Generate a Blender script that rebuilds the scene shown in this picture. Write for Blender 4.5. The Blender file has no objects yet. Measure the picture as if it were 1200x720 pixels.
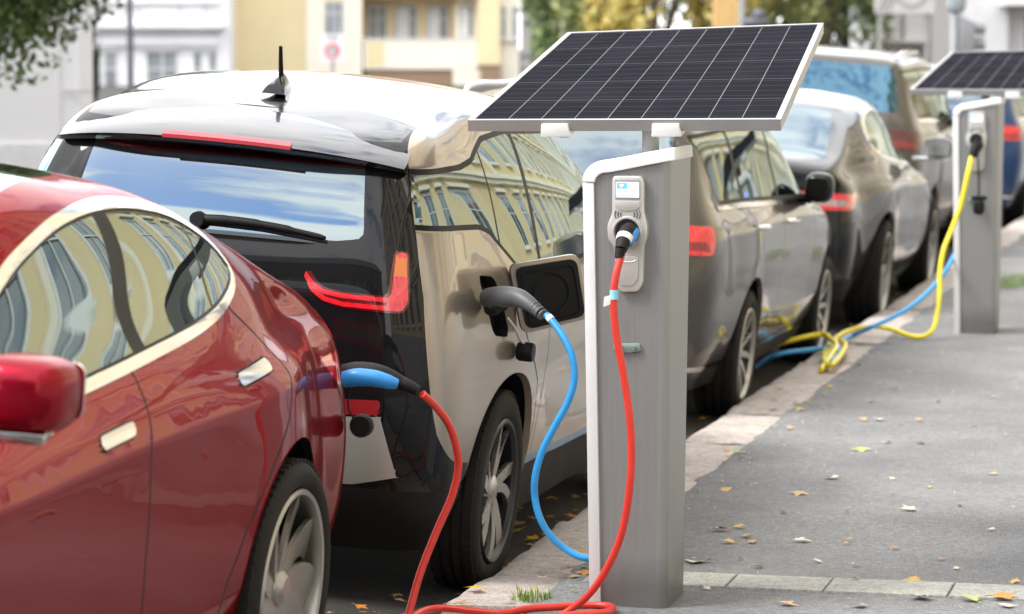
import bpy, bmesh, math, random
import numpy as np
from mathutils import Vector, Matrix
random.seed(7); rng=np.random.default_rng(7)
R=math.radians
scene=bpy.context.scene
COL=scene.collection

# ------------------------------------------------------------------ camera maths
F_PX=3700.0; CAM_H=1.77
TH=math.atan2(900,math.hypot(3700,308)); PITCH=math.atan2(308,3700)
c_f=np.array([-math.sin(TH)*math.cos(PITCH),math.cos(TH)*math.cos(PITCH),-math.sin(PITCH)])
c_r=np.array([math.cos(TH),math.sin(TH),0.0]); c_u=np.cross(c_r,c_f); c_o=np.array([0,0,CAM_H])
def ray(x,y): return c_f*F_PX+c_r*(x-600)+c_u*(360-y)
def atY(x,y,Y):
    d=ray(x,y); return tuple(c_o+d*((Y-0)/d[1]))
def atX(x,y,X):
    d=ray(x,y); return tuple(c_o+d*(X/d[0]))
def atZ(x,y,Z):
    d=ray(x,y); return tuple(c_o+d*((Z-CAM_H)/d[2]))
FW=np.array([-math.sin(TH),math.cos(TH),0.0])
def far(lat,dep,z=0.0):
    p=c_r*lat+FW*dep; return (p[0],p[1],z)

# ------------------------------------------------------------------ materials
MATS={}
def nt(name):
    m=bpy.data.materials.new(name); m.use_nodes=True
    n=m.node_tree; n.nodes.clear(); o=n.nodes.new('ShaderNodeOutputMaterial')
    return m,n,o
def N(t,kind,**kw):
    n=t.nodes.new(kind)
    for k,v in kw.items():
        if k in n.inputs.keys(): n.inputs[k].default_value=v
        else: setattr(n,k,v)
    return n
def noise(t,scale,detail=4,rough=.55,coord='Object',vec=None):
    n=N(t,'ShaderNodeTexNoise'); n.inputs['Scale'].default_value=scale; n.inputs['Detail'].default_value=detail; n.inputs['Roughness'].default_value=rough
    if vec is None:
        tc=t.nodes.new('ShaderNodeTexCoord'); vec=tc.outputs[coord]
    t.links.new(vec,n.inputs['Vector']); return n
def ramp(t,src,stops):
    r=t.nodes.new('ShaderNodeValToRGB'); e=r.color_ramp.elements
    while len(e)<len(stops): e.new(.5)
    for el,(p,c) in zip(e,stops):
        el.position=p; el.color=(c,c,c,1) if np.isscalar(c) else (*c,1)
    t.links.new(src,r.inputs['Fac']); return r
def bump(t,src,strength,dist,bsdf,normal='Normal'):
    b=N(t,'ShaderNodeBump'); b.inputs['Strength'].default_value=strength; b.inputs['Distance'].default_value=dist
    t.links.new(src,b.inputs['Height']); t.links.new(b.outputs[0],bsdf.inputs[normal]); return b
def mat(name,color,rough=.5,metal=0.0,coat=0.0,coat_r=.03,var=.08,vscale=8,bmp=0,bscale=60,emit=None,es=0,spec=.5,trans=0,sss=0):
    if name in MATS: return MATS[name]
    m,t,o=nt(name); b=N(t,'ShaderNodeBsdfPrincipled')
    b.inputs['Roughness'].default_value=rough; b.inputs['Metallic'].default_value=metal
    b.inputs['Coat Weight'].default_value=coat; b.inputs['Coat Roughness'].default_value=coat_r
    b.inputs['Specular IOR Level'].default_value=spec
    c=np.array(color)
    n=noise(t,vscale,5)
    r=ramp(t,n.outputs['Fac'],[(.3,tuple(c*(1-var))),(.7,tuple(np.minimum(c*(1+var),1)))])
    t.links.new(r.outputs[0],b.inputs['Base Color'])
    rr=ramp(t,n.outputs['Fac'],[(.3,max(rough-.04,0)),(.7,min(rough+.04,1))]); t.links.new(rr.outputs[0],b.inputs['Roughness'])
    if bmp:
        n2=noise(t,bscale,4); bump(t,n2.outputs['Fac'],bmp,.004,b)
    if emit is not None:
        b.inputs['Emission Color'].default_value=(*emit,1); b.inputs['Emission Strength'].default_value=es
    if trans: b.inputs['Transmission Weight'].default_value=trans
    t.links.new(b.outputs[0],o.inputs['Surface']); MATS[name]=m; return m
def paint(name,color,metal=.55,rough=.32,flake=.12,coat_ior=1.42,coat_w=.9,tint=None):
    # metallic car paint under clear coat; the inner face of the panel is dark trim
    if name in MATS: return MATS[name]
    m,t,o=nt(name); b=N(t,'ShaderNodeBsdfPrincipled')
    tc=t.nodes.new('ShaderNodeTexCoord')
    v=N(t,'ShaderNodeTexVoronoi'); v.inputs['Scale'].default_value=900; t.links.new(tc.outputs['Object'],v.inputs['Vector'])
    c=np.array(color)
    r=ramp(t,v.outputs['Distance'],[(.1,tuple(c*(1+flake))),(.7,tuple(c*(1-flake)))])
    t.links.new(r.outputs[0],b.inputs['Base Color'])
    b.inputs['Metallic'].default_value=metal; b.inputs['Roughness'].default_value=rough
    b.inputs['Coat Weight'].default_value=1; b.inputs['Coat Roughness'].default_value=.015; b.inputs['Coat IOR'].default_value=coat_ior; b.inputs['Coat Weight'].default_value=coat_w; b.inputs['Specular IOR Level'].default_value=.08
    if tint: b.inputs['Specular Tint'].default_value=(*tint,1)
    n=noise(t,3.5,2); bump(t,n.outputs['Fac'],.10,.02,b,'Coat Normal')
    # thin road film low on the body
    d=N(t,'ShaderNodeBsdfDiffuse'); d.inputs['Color'].default_value=(.012,.012,.013,1)
    g=t.nodes.new('ShaderNodeNewGeometry'); mx=t.nodes.new('ShaderNodeMixShader')
    t.links.new(g.outputs['Backfacing'],mx.inputs[0]); t.links.new(b.outputs[0],mx.inputs[1]); t.links.new(d.outputs[0],mx.inputs[2])
    t.links.new(mx.outputs[0],o.inputs['Surface']); MATS[name]=m; return m
def glass(name,tint=(.13,.17,.16),ior=2.4,wav=.12,wscale=2.2,refl=(.95,.98,.96)):
    if name in MATS: return MATS[name]
    m,t,o=nt(name)
    tr=N(t,'ShaderNodeBsdfTransparent'); tr.inputs['Color'].default_value=(*tint,1)
    gl=N(t,'ShaderNodeBsdfGlossy'); gl.inputs['Roughness'].default_value=.01; gl.inputs['Color'].default_value=(*refl,1)
    fr=N(t,'ShaderNodeFresnel'); fr.inputs['IOR'].default_value=ior
    n=noise(t,wscale,2); bp=N(t,'ShaderNodeBump'); bp.inputs['Strength'].default_value=wav; bp.inputs['Distance'].default_value=.03
    t.links.new(n.outputs['Fac'],bp.inputs['Height']); t.links.new(bp.outputs[0],gl.inputs['Normal']); t.links.new(bp.outputs[0],fr.inputs['Normal'])
    mx=t.nodes.new('ShaderNodeMixShader'); t.links.new(fr.outputs[0],mx.inputs[0]); t.links.new(tr.outputs[0],mx.inputs[1]); t.links.new(gl.outputs[0],mx.inputs[2])
    t.links.new(mx.outputs[0],o.inputs['Surface']); MATS[name]=m; return m

# ------------------------------------------------------------------ mesh builder
class MB:
    def __init__(s): s.v=[]; s.f=[]
    def add(s,v,f):
        b=len(s.v); s.v+= [tuple(map(float,p)) for p in v]; s.f+=[tuple(i+b for i in q) for q in f]; return s
    def box(s,a,b):
        (x0,y0,z0),(x1,y1,z1)=a,b
        return s.add([(x0,y0,z0),(x1,y0,z0),(x1,y1,z0),(x0,y1,z0),(x0,y0,z1),(x1,y0,z1),(x1,y1,z1),(x0,y1,z1)],
          [(0,3,2,1),(4,5,6,7),(0,1,5,4),(1,2,6,5),(2,3,7,6),(3,0,4,7)])
    def prism(s,poly,o,u,v,w):
        # poly 2d in axes u,v at origin o; extruded by vector w
        o,u,v,w=map(np.array,(o,u,v,w)); n=len(poly)
        a=[o+u*p[0]+v*p[1] for p in poly]; b=[p+w for p in a]
        return s.add(a+b,[tuple(range(n))[::-1],tuple(range(n,2*n))]+[(i,(i+1)%n,n+(i+1)%n,n+i) for i in range(n)])
    def tube(s,pts,r,seg=12,cap=True):
        pts=[np.array(p,float) for p in pts]; n=len(pts)
        rs=r if hasattr(r,'__len__') else [r]*n
        up=np.array([0,0,1.0]); prev=None; v=[]
        for i,p in enumerate(pts):
            t=pts[min(i+1,n-1)]-pts[max(i-1,0)]; t/=np.linalg.norm(t)+1e-12
            if prev is None:
                a=np.cross(t,up); 
                if np.linalg.norm(a)<.1: a=np.cross(t,[1,0,0])
            else: a=prev-t*np.dot(prev,t)
            a/=np.linalg.norm(a); prev=a; b=np.cross(t,a)
            v+=[p+rs[i]*(a*math.cos(q)+b*math.sin(q)) for q in np.linspace(0,2*math.pi,seg,endpoint=False)]
        f=[]
        for i in range(n-1):
            for k in range(seg): f.append((i*seg+k,i*seg+(k+1)%seg,(i+1)*seg+(k+1)%seg,(i+1)*seg+k))
        if cap: f.append(tuple(range(seg))[::-1]); f.append(tuple((n-1)*seg+k for k in range(seg)))
        return s.add(v,f)
    def lathe(s,prof,o=(0,0,0),axis='Z',seg=48,closed=False):
        # prof [(r,h)]
        v=[];n=len(prof); o=np.array(o,float)
        for k in range(seg):
            a=2*math.pi*k/seg; c,sn=math.cos(a),math.sin(a)
            for r,h in prof:
                p={'Z':(r*c,r*sn,h),'Y':(r*c,h,r*sn),'X':(h,r*c,r*sn)}[axis]; v.append(o+np.array(p))
        f=[]
        m=n if closed else n-1
        for k in range(seg):
            k2=(k+1)%seg
            for i in range(m):
                j=(i+1)%n
                q=(k*n+i,k2*n+i,k2*n+j,k*n+j)
                f.append(q if axis!='Y' else q[::-1])
        return s.add(v,f)
    def build(s,name,material,parent=None,smooth=None,bevel=0,loc=None,seg=2,recalc=True):
        me=bpy.data.meshes.new(name); me.from_pydata(s.v,[],s.f); 
        if recalc or bevel:
            bm=bmesh.new(); bm.from_mesh(me); bmesh.ops.remove_doubles(bm,verts=bm.verts,dist=1e-6)
            bmesh.ops.recalc_face_normals(bm,faces=bm.faces)
            if bevel:
                ed=[e for e in bm.edges if len(e.link_faces)==2 and e.calc_face_angle(0)>R(35)]
                bmesh.ops.bevel(bm,geom=ed,offset=bevel,segments=seg,affect='EDGES',profile=.6,clamp_overlap=True)
            bm.to_mesh(me); bm.free()
        me.materials.append(material)
        o=bpy.data.objects.new(name,me); COL.objects.link(o)
        if parent: o.parent=parent
        if loc is not None: o.location=loc
        ang=smooth if smooth is not None else (40 if bevel else None)
        if ang:
            me.polygons.foreach_set('use_smooth',[True]*len(me.polygons)); 
            me.set_sharp_from_angle(angle=R(ang))
        return o
def tag(o,label,cat,group=None):
    o['label']=label; o['category']=cat
    if group: o['group']=group
    return o
def struct(o): o['kind']='structure'; return o
def thing(name,label,cat,loc=(0,0,0),rz=0,group=None,M=None):
    o=bpy.data.objects.new(name,None); o.empty_display_size=.2; COL.objects.link(o)
    if M is not None: o.matrix_world=M
    else: o.location=loc; o.rotation_euler=(0,0,rz)
    return tag(o,label,cat,group)
def spline(pts,n=10,closed=False):
    P=np.array(pts,float); k=len(P); out=[]
    segs=k if closed else k-1
    for i in range(segs):
        if closed: p0,p1,p2,p3=P[i-1],P[i],P[(i+1)%k],P[(i+2)%k]
        else:
            p1,p2=P[i],P[i+1]; p0=P[i-1] if i>0 else 2*p1-p2; p3=P[i+2] if i+2<k else 2*p2-p1
        a,b,c=[max(np.linalg.norm(q)**.5,1e-4) for q in (p1-p0,p2-p1,p3-p2)]
        m1=b*((p1-p0)/a-(p2-p0)/(a+b)+(p2-p1)/b); m2=b*((p2-p1)/b-(p3-p1)/(b+c)+(p3-p2)/c)
        for t in np.linspace(0,1,n,endpoint=False):
            out.append((2*t**3-3*t**2+1)*p1+(t**3-2*t**2+t)*m1+(-2*t**3+3*t**2)*p2+(t**3-t**2)*m2)
    if not closed: out.append(P[-1])
    return out
def rpoly(pts,r,n=5):
    # polygon with rounded corners
    P=[np.array(p,float) for p in pts]; k=len(P); out=[]
    rs=r if hasattr(r,'__len__') else [r]*k
    for i in range(k):
        a,b,c=P[i-1],P[i],P[(i+1)%k]
        if rs[i]<=0: out.append(b); continue
        u=(a-b)/np.linalg.norm(a-b); w=(c-b)/np.linalg.norm(c-b)
        d=min(rs[i],np.linalg.norm(a-b)*.48,np.linalg.norm(c-b)*.48)
        s,e=b+u*d,b+w*d
        for t in np.linspace(0,1,n+1): out.append((1-t)**2*s+2*t*(1-t)*b+t*t*e)
    return [tuple(p) for p in out]
def _cr(P, n, g0, g1):
    # interpolate along axis 0 (k,m,3) with ghosts; centripetal tangents
    Q=np.concatenate([g0[None],P,g1[None]],0)
    d=np.sqrt(np.maximum(np.linalg.norm(np.diff(Q,axis=0),axis=-1),1e-4))
    out=[]
    t=np.linspace(0,1,n,endpoint=False)[:,None,None]
    for i in range(len(P)-1):
        p0,p1,p2,p3=Q[i],Q[i+1],Q[i+2],Q[i+3]
        a,b,c=d[i][:,None],d[i+1][:,None],d[i+2][:,None]
        m1=b*((p1-p0)/a-(p2-p0)/(a+b)+(p2-p1)/b)
        m2=b*((p2-p1)/b-(p3-p1)/(b+c)+(p3-p2)/c)
        tt=t
        out.append((2*tt**3-3*tt**2+1)*p1+(tt**3-2*tt**2+tt)*m1+(-2*tt**3+3*tt**2)*p2+(tt**3-tt**2)*m2)
    out.append(P[-1:][:])
    return np.concatenate(out,0)
MIR=np.array([1,-1,1.])
def row(xr,hw,z,xf,xs,bow=.02,cr=.16,fr=.22,zr=None,zf=None):
    # z: list of 6 side z's or scalar ; zr rear centre z, zf front centre z
    z6=[z]*6 if np.isscalar(z) else list(z)
    zr=z6[0] if zr is None else zr; zf=z6[5] if zf is None else zf
    h0,h5=hw[0],hw[5]
    pts=[(xr-bow,0,zr),(xr-bow*.8,h0*.42,zr+(z6[0]-zr)*.15),(xr,h0*.76,zr+(z6[0]-zr)*.5),(xr+cr*.55,h0*.945,zr+(z6[0]-zr)*.85)]
    for x,h,zz in zip(xs,hw,z6): pts.append((x,h,zz))
    pts+=[(xf-fr,h5*.86,z6[5]+(zf-z6[5])*.6),(xf-.04,h5*.48,zf),(xf,0,zf)]
    return np.array(pts,float)
def top(xs,z):
    z=[z]*13 if np.isscalar(z) else z
    return np.array([(x,0,zz) for x,zz in zip(xs,z)],float)
def surface(rows,nu=12,nv=8,smooth=6):
    R=np.array(rows)                       # (r,c,3)
    A=R.transpose(1,0,2)                   # (c,r,3)
    A=_cr(A,nu,A[1]*MIR,A[-2]*MIR)         # dense columns
    B=A.transpose(1,0,2)                   # (r,Cd,3)
    B=_cr(B,nv,2*B[0]-B[1],B[-2]*MIR)      # dense rows
    B[:,0,1]=0;B[:,-1,1]=0;B[-1,:,1]=0
    for _ in range(smooth):
        G=np.concatenate([B[:,1:2]*MIR,B,B[:,-2:-1]*MIR],1)
        U=(G[:,:-2]+G[:,2:])*.5
        G=np.concatenate([2*B[:1]-B[1:2],B,B[-2:-1]*MIR],0)
        W=(G[:-2]+G[2:])*.5
        B=B*.5+U*.25+W*.25
        B[:,0,1]=0;B[:,-1,1]=0;B[-1,:,1]=0
    Gu=np.concatenate([B[:,1:2]*MIR,B,B[:,-2:-1]*MIR],1); du=Gu[:,2:]-Gu[:,:-2]
    Gv=np.concatenate([2*B[:1]-B[1:2],B,B[-2:-1]*MIR],0); dv=Gv[2:]-Gv[:-2]
    N=np.cross(dv,du); N/=np.maximum(np.linalg.norm(N,axis=-1,keepdims=True),1e-9)
    c=B.reshape(-1,3).mean(0)
    if ((B-c)*N).sum()<0: N=-N
    N[-1,:,1]=0; N[-1]/=np.maximum(np.linalg.norm(N[-1],axis=-1,keepdims=True),1e-9)
    r,cN=B.shape[:2]
    i=np.arange(r*cN).reshape(r,cN)
    a,b,c_,d=i[:-1,:-1].ravel(),i[:-1,1:].ravel(),i[1:,1:].ravel(),i[1:,:-1].ravel()
    V=B.reshape(-1,3); N=N.reshape(-1,3)
    F=np.concatenate([np.stack([a,c_,b],1),np.stack([a,d,c_],1)])
    # orientation
    fn=np.cross(V[F[:,1]]-V[F[:,0]],V[F[:,2]]-V[F[:,0]])
    if (fn*N[F[:,0]]).sum()<0: F=F[:,::-1]
    n=len(V)
    F2=F[:,::-1]+n
    V=np.concatenate([V,V*MIR]);N=np.concatenate([N,N*MIR]);F=np.concatenate([F,F2])
    return V,N,F
def top13(x0,x1,z0,z1,zm):
    xs=np.linspace(x0,x1,13); t=np.linspace(-1,1,13)
    z=zm+np.where(t<0,(z0-zm)*t**2,(z1-zm)*t**2)
    return top(xs,list(z))
X0=[-.35,.1,.7,1.3,1.9,2.6]
def i3_rows():
    return [
     row(-.58,[.74,.78,.80,.80,.80,.74],.20,3.22,X0),
     row(-.70,[.82,.85,.835,.835,.845,.82],.38,3.31,X0),
     row(-.745,[.845,.88,.86,.86,.87,.86],.62,3.33,X0),
     row(-.745,[.835,.885,.875,.87,.87,.85],.86,3.30,X0,zf=.82),
     row(-.735,[.80,.86,.85,.845,.84,.79],[1.06,1.05,1.03,1.01,1.0,.97],3.15,X0,zr=1.05,zf=.92),
     row(-.705,[.755,.80,.82,.825,.81,.73],[1.24,1.23,1.18,1.15,1.13,1.10],2.45,[-.35,.1,.65,1.2,1.75,2.2],zr=1.20,zf=1.10),
     row(-.655,[.705,.735,.752,.756,.735,.66],[1.40,1.40,1.39,1.38,1.36,1.33],2.08,[-.34,.1,.6,1.1,1.5,1.85],zr=1.37,zf=1.34),
     row(-.58,[.64,.665,.682,.682,.66,.58],[1.53,1.54,1.545,1.535,1.52,1.49],1.75,[-.28,.1,.5,.9,1.25,1.55],zr=1.52,zf=1.51),
     row(-.40,[.56,.59,.605,.605,.585,.51],[1.60,1.635,1.65,1.645,1.625,1.59],1.55,[-.2,.1,.5,.85,1.15,1.4],zr=1.595,zf=1.60,cr=.1),
     row(-.27,[.33,.34,.34,.34,.32,.28],[1.645,1.685,1.70,1.695,1.68,1.65],1.42,[-.1,.15,.5,.8,1.05,1.25],zr=1.625,zf=1.64,cr=.08),
     top13(-.12,1.28,1.65,1.66,1.715)]
XT=[-.55,.0,.75,1.5,2.25,2.96]
def tesla_rows():
    return [
     row(-.93,[.80,.86,.88,.88,.86,.82],.20,3.76,XT),
     row(-1.00,[.86,.955,.94,.935,.95,.93],.38,3.86,XT),
     row(-1.03,[.875,.975,.96,.955,.97,.95],.60,3.88,XT,zf=.55),
     row(-1.02,[.855,.97,.96,.955,.97,.93],[.80,.80,.79,.78,.78,.78],3.84,XT,zf=.68),
     row(-1.00,[.81,.935,.945,.94,.945,.88],[.96,.95,.93,.91,.90,.88],3.62,XT,zr=.96,zf=.80),
     row(-.99,[.73,.855,.895,.89,.87,.75],[1.04,1.05,1.035,1.01,.99,.96],2.62,[-.5,.0,.7,1.4,2.0,2.45],zr=1.07,zf=.99),
     row(-.62,[.715,.80,.82,.815,.79,.70],[1.155,1.165,1.14,1.12,1.10,1.07],2.2,[-.33,.05,.6,1.2,1.75,2.1],zr=1.15,zf=1.08),
     row(-.12,[.655,.72,.745,.74,.71,.62],[1.305,1.325,1.325,1.315,1.28,1.25],1.92,[.0,.25,.65,1.1,1.5,1.8],zr=1.30,zf=1.26,cr=.1),
     row(.30,[.56,.60,.62,.62,.59,.52],[1.42,1.435,1.445,1.455,1.45,1.43],1.62,[.36,.5,.8,1.1,1.35,1.53],zr=1.42,zf=1.41,cr=.06,fr=.08),
     row(.48,[.33,.35,.36,.36,.35,.32],[1.46,1.48,1.495,1.505,1.495,1.48],1.52,[.53,.62,.85,1.1,1.3,1.42],zr=1.455,zf=1.45,cr=.05,fr=.06),
     top13(.62,1.44,1.475,1.49,1.515)]
XP=[-.5,0,.7,1.4,2.1,2.79]
def passat_rows(k=1.0):
    R=[
     row(-.95,[.78,.82,.82,.82,.82,.78],.20,3.55,XP),
     row(-1.06,[.86,.895,.88,.88,.89,.87],.40,3.66,XP),
     row(-1.09,[.89,.915,.90,.90,.91,.89],.62,3.68,XP,zf=.58),
     row(-1.08,[.885,.915,.905,.90,.91,.88],.82,3.62,XP,zf=.72),
     row(-1.05,[.86,.89,.885,.885,.88,.82],[.96,.955,.95,.94,.93,.91],3.45,XP,zr=.98,zf=.84),
     row(-1.02,[.80,.83,.845,.85,.84,.74],[1.06,1.05,1.04,1.03,1.01,.99],2.4,[-.55,0,.65,1.3,1.85,2.25],zr=1.07,zf=1.0),
     row(-.90,[.73,.755,.778,.782,.768,.68],[1.21,1.21,1.205,1.20,1.19,1.16],2.05,[-.55,0,.6,1.2,1.65,1.95],zr=1.22,zf=1.17),
     row(-.76,[.665,.69,.712,.715,.695,.60],[1.37,1.375,1.38,1.375,1.36,1.33],1.72,[-.5,0,.5,1.0,1.35,1.62],zr=1.37,zf=1.34),
     row(-.66,[.57,.60,.618,.615,.59,.52],[1.45,1.46,1.47,1.465,1.45,1.43],1.48,[-.43,0,.45,.85,1.15,1.36],zr=1.455,zf=1.435,cr=.1),
     row(-.5,[.34,.36,.36,.36,.34,.3],[1.48,1.495,1.50,1.50,1.49,1.47],1.38,[-.3,0,.4,.75,1.0,1.2],zr=1.475,zf=1.475,cr=.08),
     top13(-.35,1.22,1.485,1.48,1.51)]
    return [r*np.array([1,1,k]) for r in R]
# ------------------------------------------------------------------ cutting a dense surface into panels
def seg_sdf(P,poly,closed=True):
    A=np.array(poly,float); B=np.roll(A,-1,0)
    if not closed: A,B=A[:-1],B[:-1]
    d=np.full(len(P),1e9); wn=np.zeros(len(P),bool); sg=np.ones(len(P))
    for a,b in zip(A,B):
        e=b-a; L=max(e@e,1e-12)
        t=np.clip(((P-a)@e)/L,0,1); q=P-a-t[:,None]*e; dd=np.sqrt((q*q).sum(1))
        cr=e[0]*(P[:,1]-a[1])-e[1]*(P[:,0]-a[0])
        if not closed:
            up=dd<d; sg=np.where(up,np.sign(cr),sg)
        else:
            c1=(a[1]<=P[:,1])&(b[1]>P[:,1])&(cr>0); c2=(a[1]>P[:,1])&(b[1]<=P[:,1])&(cr<0)
            wn=wn^(c1|c2)
        d=np.minimum(d,dd)
    return np.where(wn,-d,d) if closed else d*sg
class Surf:
    def __init__(s,rows,nu=12,nv=8,smooth=6):
        s.V,s.N,s.F=surface(rows,nu,nv,smooth); s.L=np.zeros(len(s.F),int); s.names=['body']
    def lid(s,n):
        if n not in s.names: s.names.append(n)
        return s.names.index(n)
    def cen(s): return s.V[s.F].mean(1)
    def split(s,val,el):
        # split eligible triangles on the zero set of val
        val=np.where(np.abs(val)<2e-5,2e-5,val)
        F=s.F; sg=val[F]<0; k=sg.sum(1); mx=el&(k>0)&(k<3)
        if not mx.any(): return
        T=F[mx]; S=sg[mx]; K=k[mx]; L=s.L[mx]
        odd=np.where(K==1,S.argmax(1),(~S).argmax(1))
        T=np.take_along_axis(T,(odd[:,None]+np.arange(3))%3,1)
        def cutv(i,j):
            t=(val[i]/(val[i]-val[j]))[:,None]
            return s.V[i]*(1-t)+s.V[j]*t, s.N[i]*(1-t)+s.N[j]*t
        E=np.concatenate([T[:,[0,1]],T[:,[0,2]]]); Es=np.sort(E,1)
        U,inv=np.unique(Es,axis=0,return_inverse=True); inv=inv.reshape(-1)
        nv,nn=cutv(U[:,0],U[:,1]); nn/=np.maximum(np.linalg.norm(nn,axis=1,keepdims=True),1e-9)
        base=len(s.V); s.V=np.concatenate([s.V,nv]); s.N=np.concatenate([s.N,nn])
        m=len(T); a=base+inv[:m]; b=base+inv[m:]
        new=np.concatenate([np.stack([T[:,0],a,b],1),np.stack([a,T[:,1],T[:,2]],1),np.stack([a,T[:,2],b],1)])
        s.F=np.concatenate([F[~mx],new]); s.L=np.concatenate([s.L[~mx],L,L,L])
    def region(s,name,fn,cond=None,only=None,off=0.0):
        """fn(V)->signed distance, inside<0.  cond(C,Nc)->bool limits triangles; only = labels that may be changed"""
        for ph in (0,1):
            C=s.cen(); Nc=s.N[s.F].mean(1)
            el=np.ones(len(s.F),bool) if cond is None else cond(C,Nc)
            if only is not None: el&=np.isin(s.L,[s.lid(n) for n in only])
            if ph==0: s.split(fn(s.V)+off,el)
            else:
                ins=(fn(C)+off<0)&el
                s.L[ins]=s.lid(name)
    def seam(s,line,proj,w,cond,only=None,name='panel_gap'):
        g=lambda V: seg_sdf(proj(V),line,False)
        for o in (w/2,-w/2):
            C=s.cen(); el=cond(C)&(np.abs(g(C))<.06)
            if only is not None: el&=np.isin(s.L,[s.lid(n) for n in only])
            s.split(g(s.V)+o,el)
        C=s.cen(); el=cond(C)&(np.abs(g(C))<w/2)
        if only is not None: el&=np.isin(s.L,[s.lid(n) for n in only])
        s.L[el]=s.lid(name)
    def fair(s,names,ax,cond,deg=2,mix=1.0):
        # even out the normals of a pane by fitting one smooth sheet through it
        T=np.isin(s.L,[s.lid(n) for n in names])&cond(s.cen()); ids=np.unique(s.F[T])
        if len(ids)<20: return
        P=s.V[ids]; u,v=[P[:,i] for i in range(3) if i!=ax]; um,vm=u.mean(),v.mean(); u=u-um; v=v-vm
        ex=[(i,j) for i in range(deg+1) for j in range(deg+1-i)]
        A=np.stack([u**i*v**j for i,j in ex],1); c=np.linalg.lstsq(A,P[:,ax],rcond=None)[0]
        du=sum(k*i*u**max(i-1,0)*v**j for k,(i,j) in zip(c,ex)); dv=sum(k*j*u**i*v**max(j-1,0) for k,(i,j) in zip(c,ex))
        n=np.zeros_like(P); o=[i for i in range(3) if i!=ax]; n[:,ax]=1; n[:,o[0]]=-du; n[:,o[1]]=-dv
        n/=np.linalg.norm(n,axis=1,keepdims=True)
        if (n*s.N[ids]).sum()<0: n=-n
        m=s.N[ids]*(1-mix)+n*mix; s.N[ids]=m/np.linalg.norm(m,axis=1,keepdims=True)
    def crease(s,line,amp,fall,side_):
        # sharpen a feature line pressed into the side of the body
        m=s.V[:,1]*side_>.5; P=s.V[m][:,[0,2]]; d=seg_sdf(P,line,False)
        a=np.array(line); zl=np.interp(P[:,0],a[:,0][::-1] if a[0,0]>a[-1,0] else a[:,0],a[:,1][::-1] if a[0,0]>a[-1,0] else a[:,1]); q=P[:,1]-zl
        e=np.clip((P[:,0]-a[:,0].min())/.35,0,1)*np.clip((a[:,0].max()-P[:,0])/.35,0,1)
        n=s.N[m]; n[:,2]+=amp*e*np.tanh(q/.010)*np.exp(-np.abs(q)/fall); n/=np.linalg.norm(n,axis=1,keepdims=True); s.N[m]=n
    def drop(s,names):
        k=~np.isin(s.L,[s.lid(n) for n in names]); s.F=s.F[k]; s.L=s.L[k]
    def boundary(s,name):
        T=s.F[s.L==s.lid(name)]
        E=np.concatenate([T[:,[0,1]],T[:,[1,2]],T[:,[2,0]]]); key=np.sort(E,1)
        U,inv,cnt=np.unique(key,axis=0,return_inverse=True,return_counts=True); inv=inv.reshape(-1)
        return E[cnt[inv]==1]
    def build(s,name,objname,material,parent,off=0.0,cond=None,wall=0.0,walldir=None,also=None):
        sel=s.L==s.lid(name)
        if also: sel|=s.L==s.lid(also[0])
        lab=s.L[sel]==s.lid(also[0]) if also else None
        if cond is not None: sel&=cond(s.cen())
        T=s.F[sel]
        if len(T)==0: return None
        ids,inv=np.unique(T,return_inverse=True); T=inv.reshape(-1,3)
        V=s.V[ids]+s.N[ids]*off; Nn=s.N[ids]
        faces=T
        if wall:
            E=np.concatenate([T[:,[0,1]],T[:,[1,2]],T[:,[2,0]]]); key=np.sort(E,1)
            U,iv,cnt=np.unique(key,axis=0,return_inverse=True,return_counts=True); iv=iv.reshape(-1)
            B=E[cnt[iv]==1]
            n=len(V); D=Nn if walldir is None else np.tile(np.array(walldir,float),(len(Nn),1))
            V2=V-D*wall if walldir is None else V+D*wall
            bi=np.unique(B); mp=np.full(n,-1); mp[bi]=n+2*len(bi)*0+np.arange(len(bi))
            # duplicate the rim so that the panel keeps its own normals
            e1=n+np.arange(len(bi)); e2=n+len(bi)+np.arange(len(bi)); loc={v:i for i,v in enumerate(bi)}
            W=[(e1[loc[b]],e1[loc[a]],e2[loc[a]],e2[loc[b]]) for a,b in B]
            V=np.concatenate([V,V[bi],V2[bi]])
        me=bpy.data.meshes.new(objname)
        fl=[tuple(int(i) for i in t) for t in T]
        nf=len(fl)
        if wall: fl+=[tuple(int(i) for i in w) for w in W]
        me.from_pydata([tuple(p) for p in V],[],fl)
        me.polygons.foreach_set('use_smooth',[True]*nf+[False]*(len(fl)-nf))
        me.materials.append(material)
        if also:
            me.materials.append(also[1]); me.polygons.foreach_set('material_index',[int(q) for q in lab])
        # exact surface normals so that reflections run smoothly across every cut
        ln=np.zeros((len(me.loops),3)); vi=np.zeros(len(me.loops),int); me.loops.foreach_get('vertex_index',vi)
        k=vi<len(Nn); ln[k]=Nn[vi[k]]
        me.normals_split_custom_set([tuple(x) for x in ln])
        o=bpy.data.objects.new(objname,me); COL.objects.link(o); o.parent=parent
        return o
XZ=lambda V: V[:,[0,2]]
YZ=lambda V: V[:,[1,2]]
XY=lambda V: V[:,[0,1]]
def poly(proj,pts): 
    return lambda V: seg_sdf(proj(V),pts)
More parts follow.
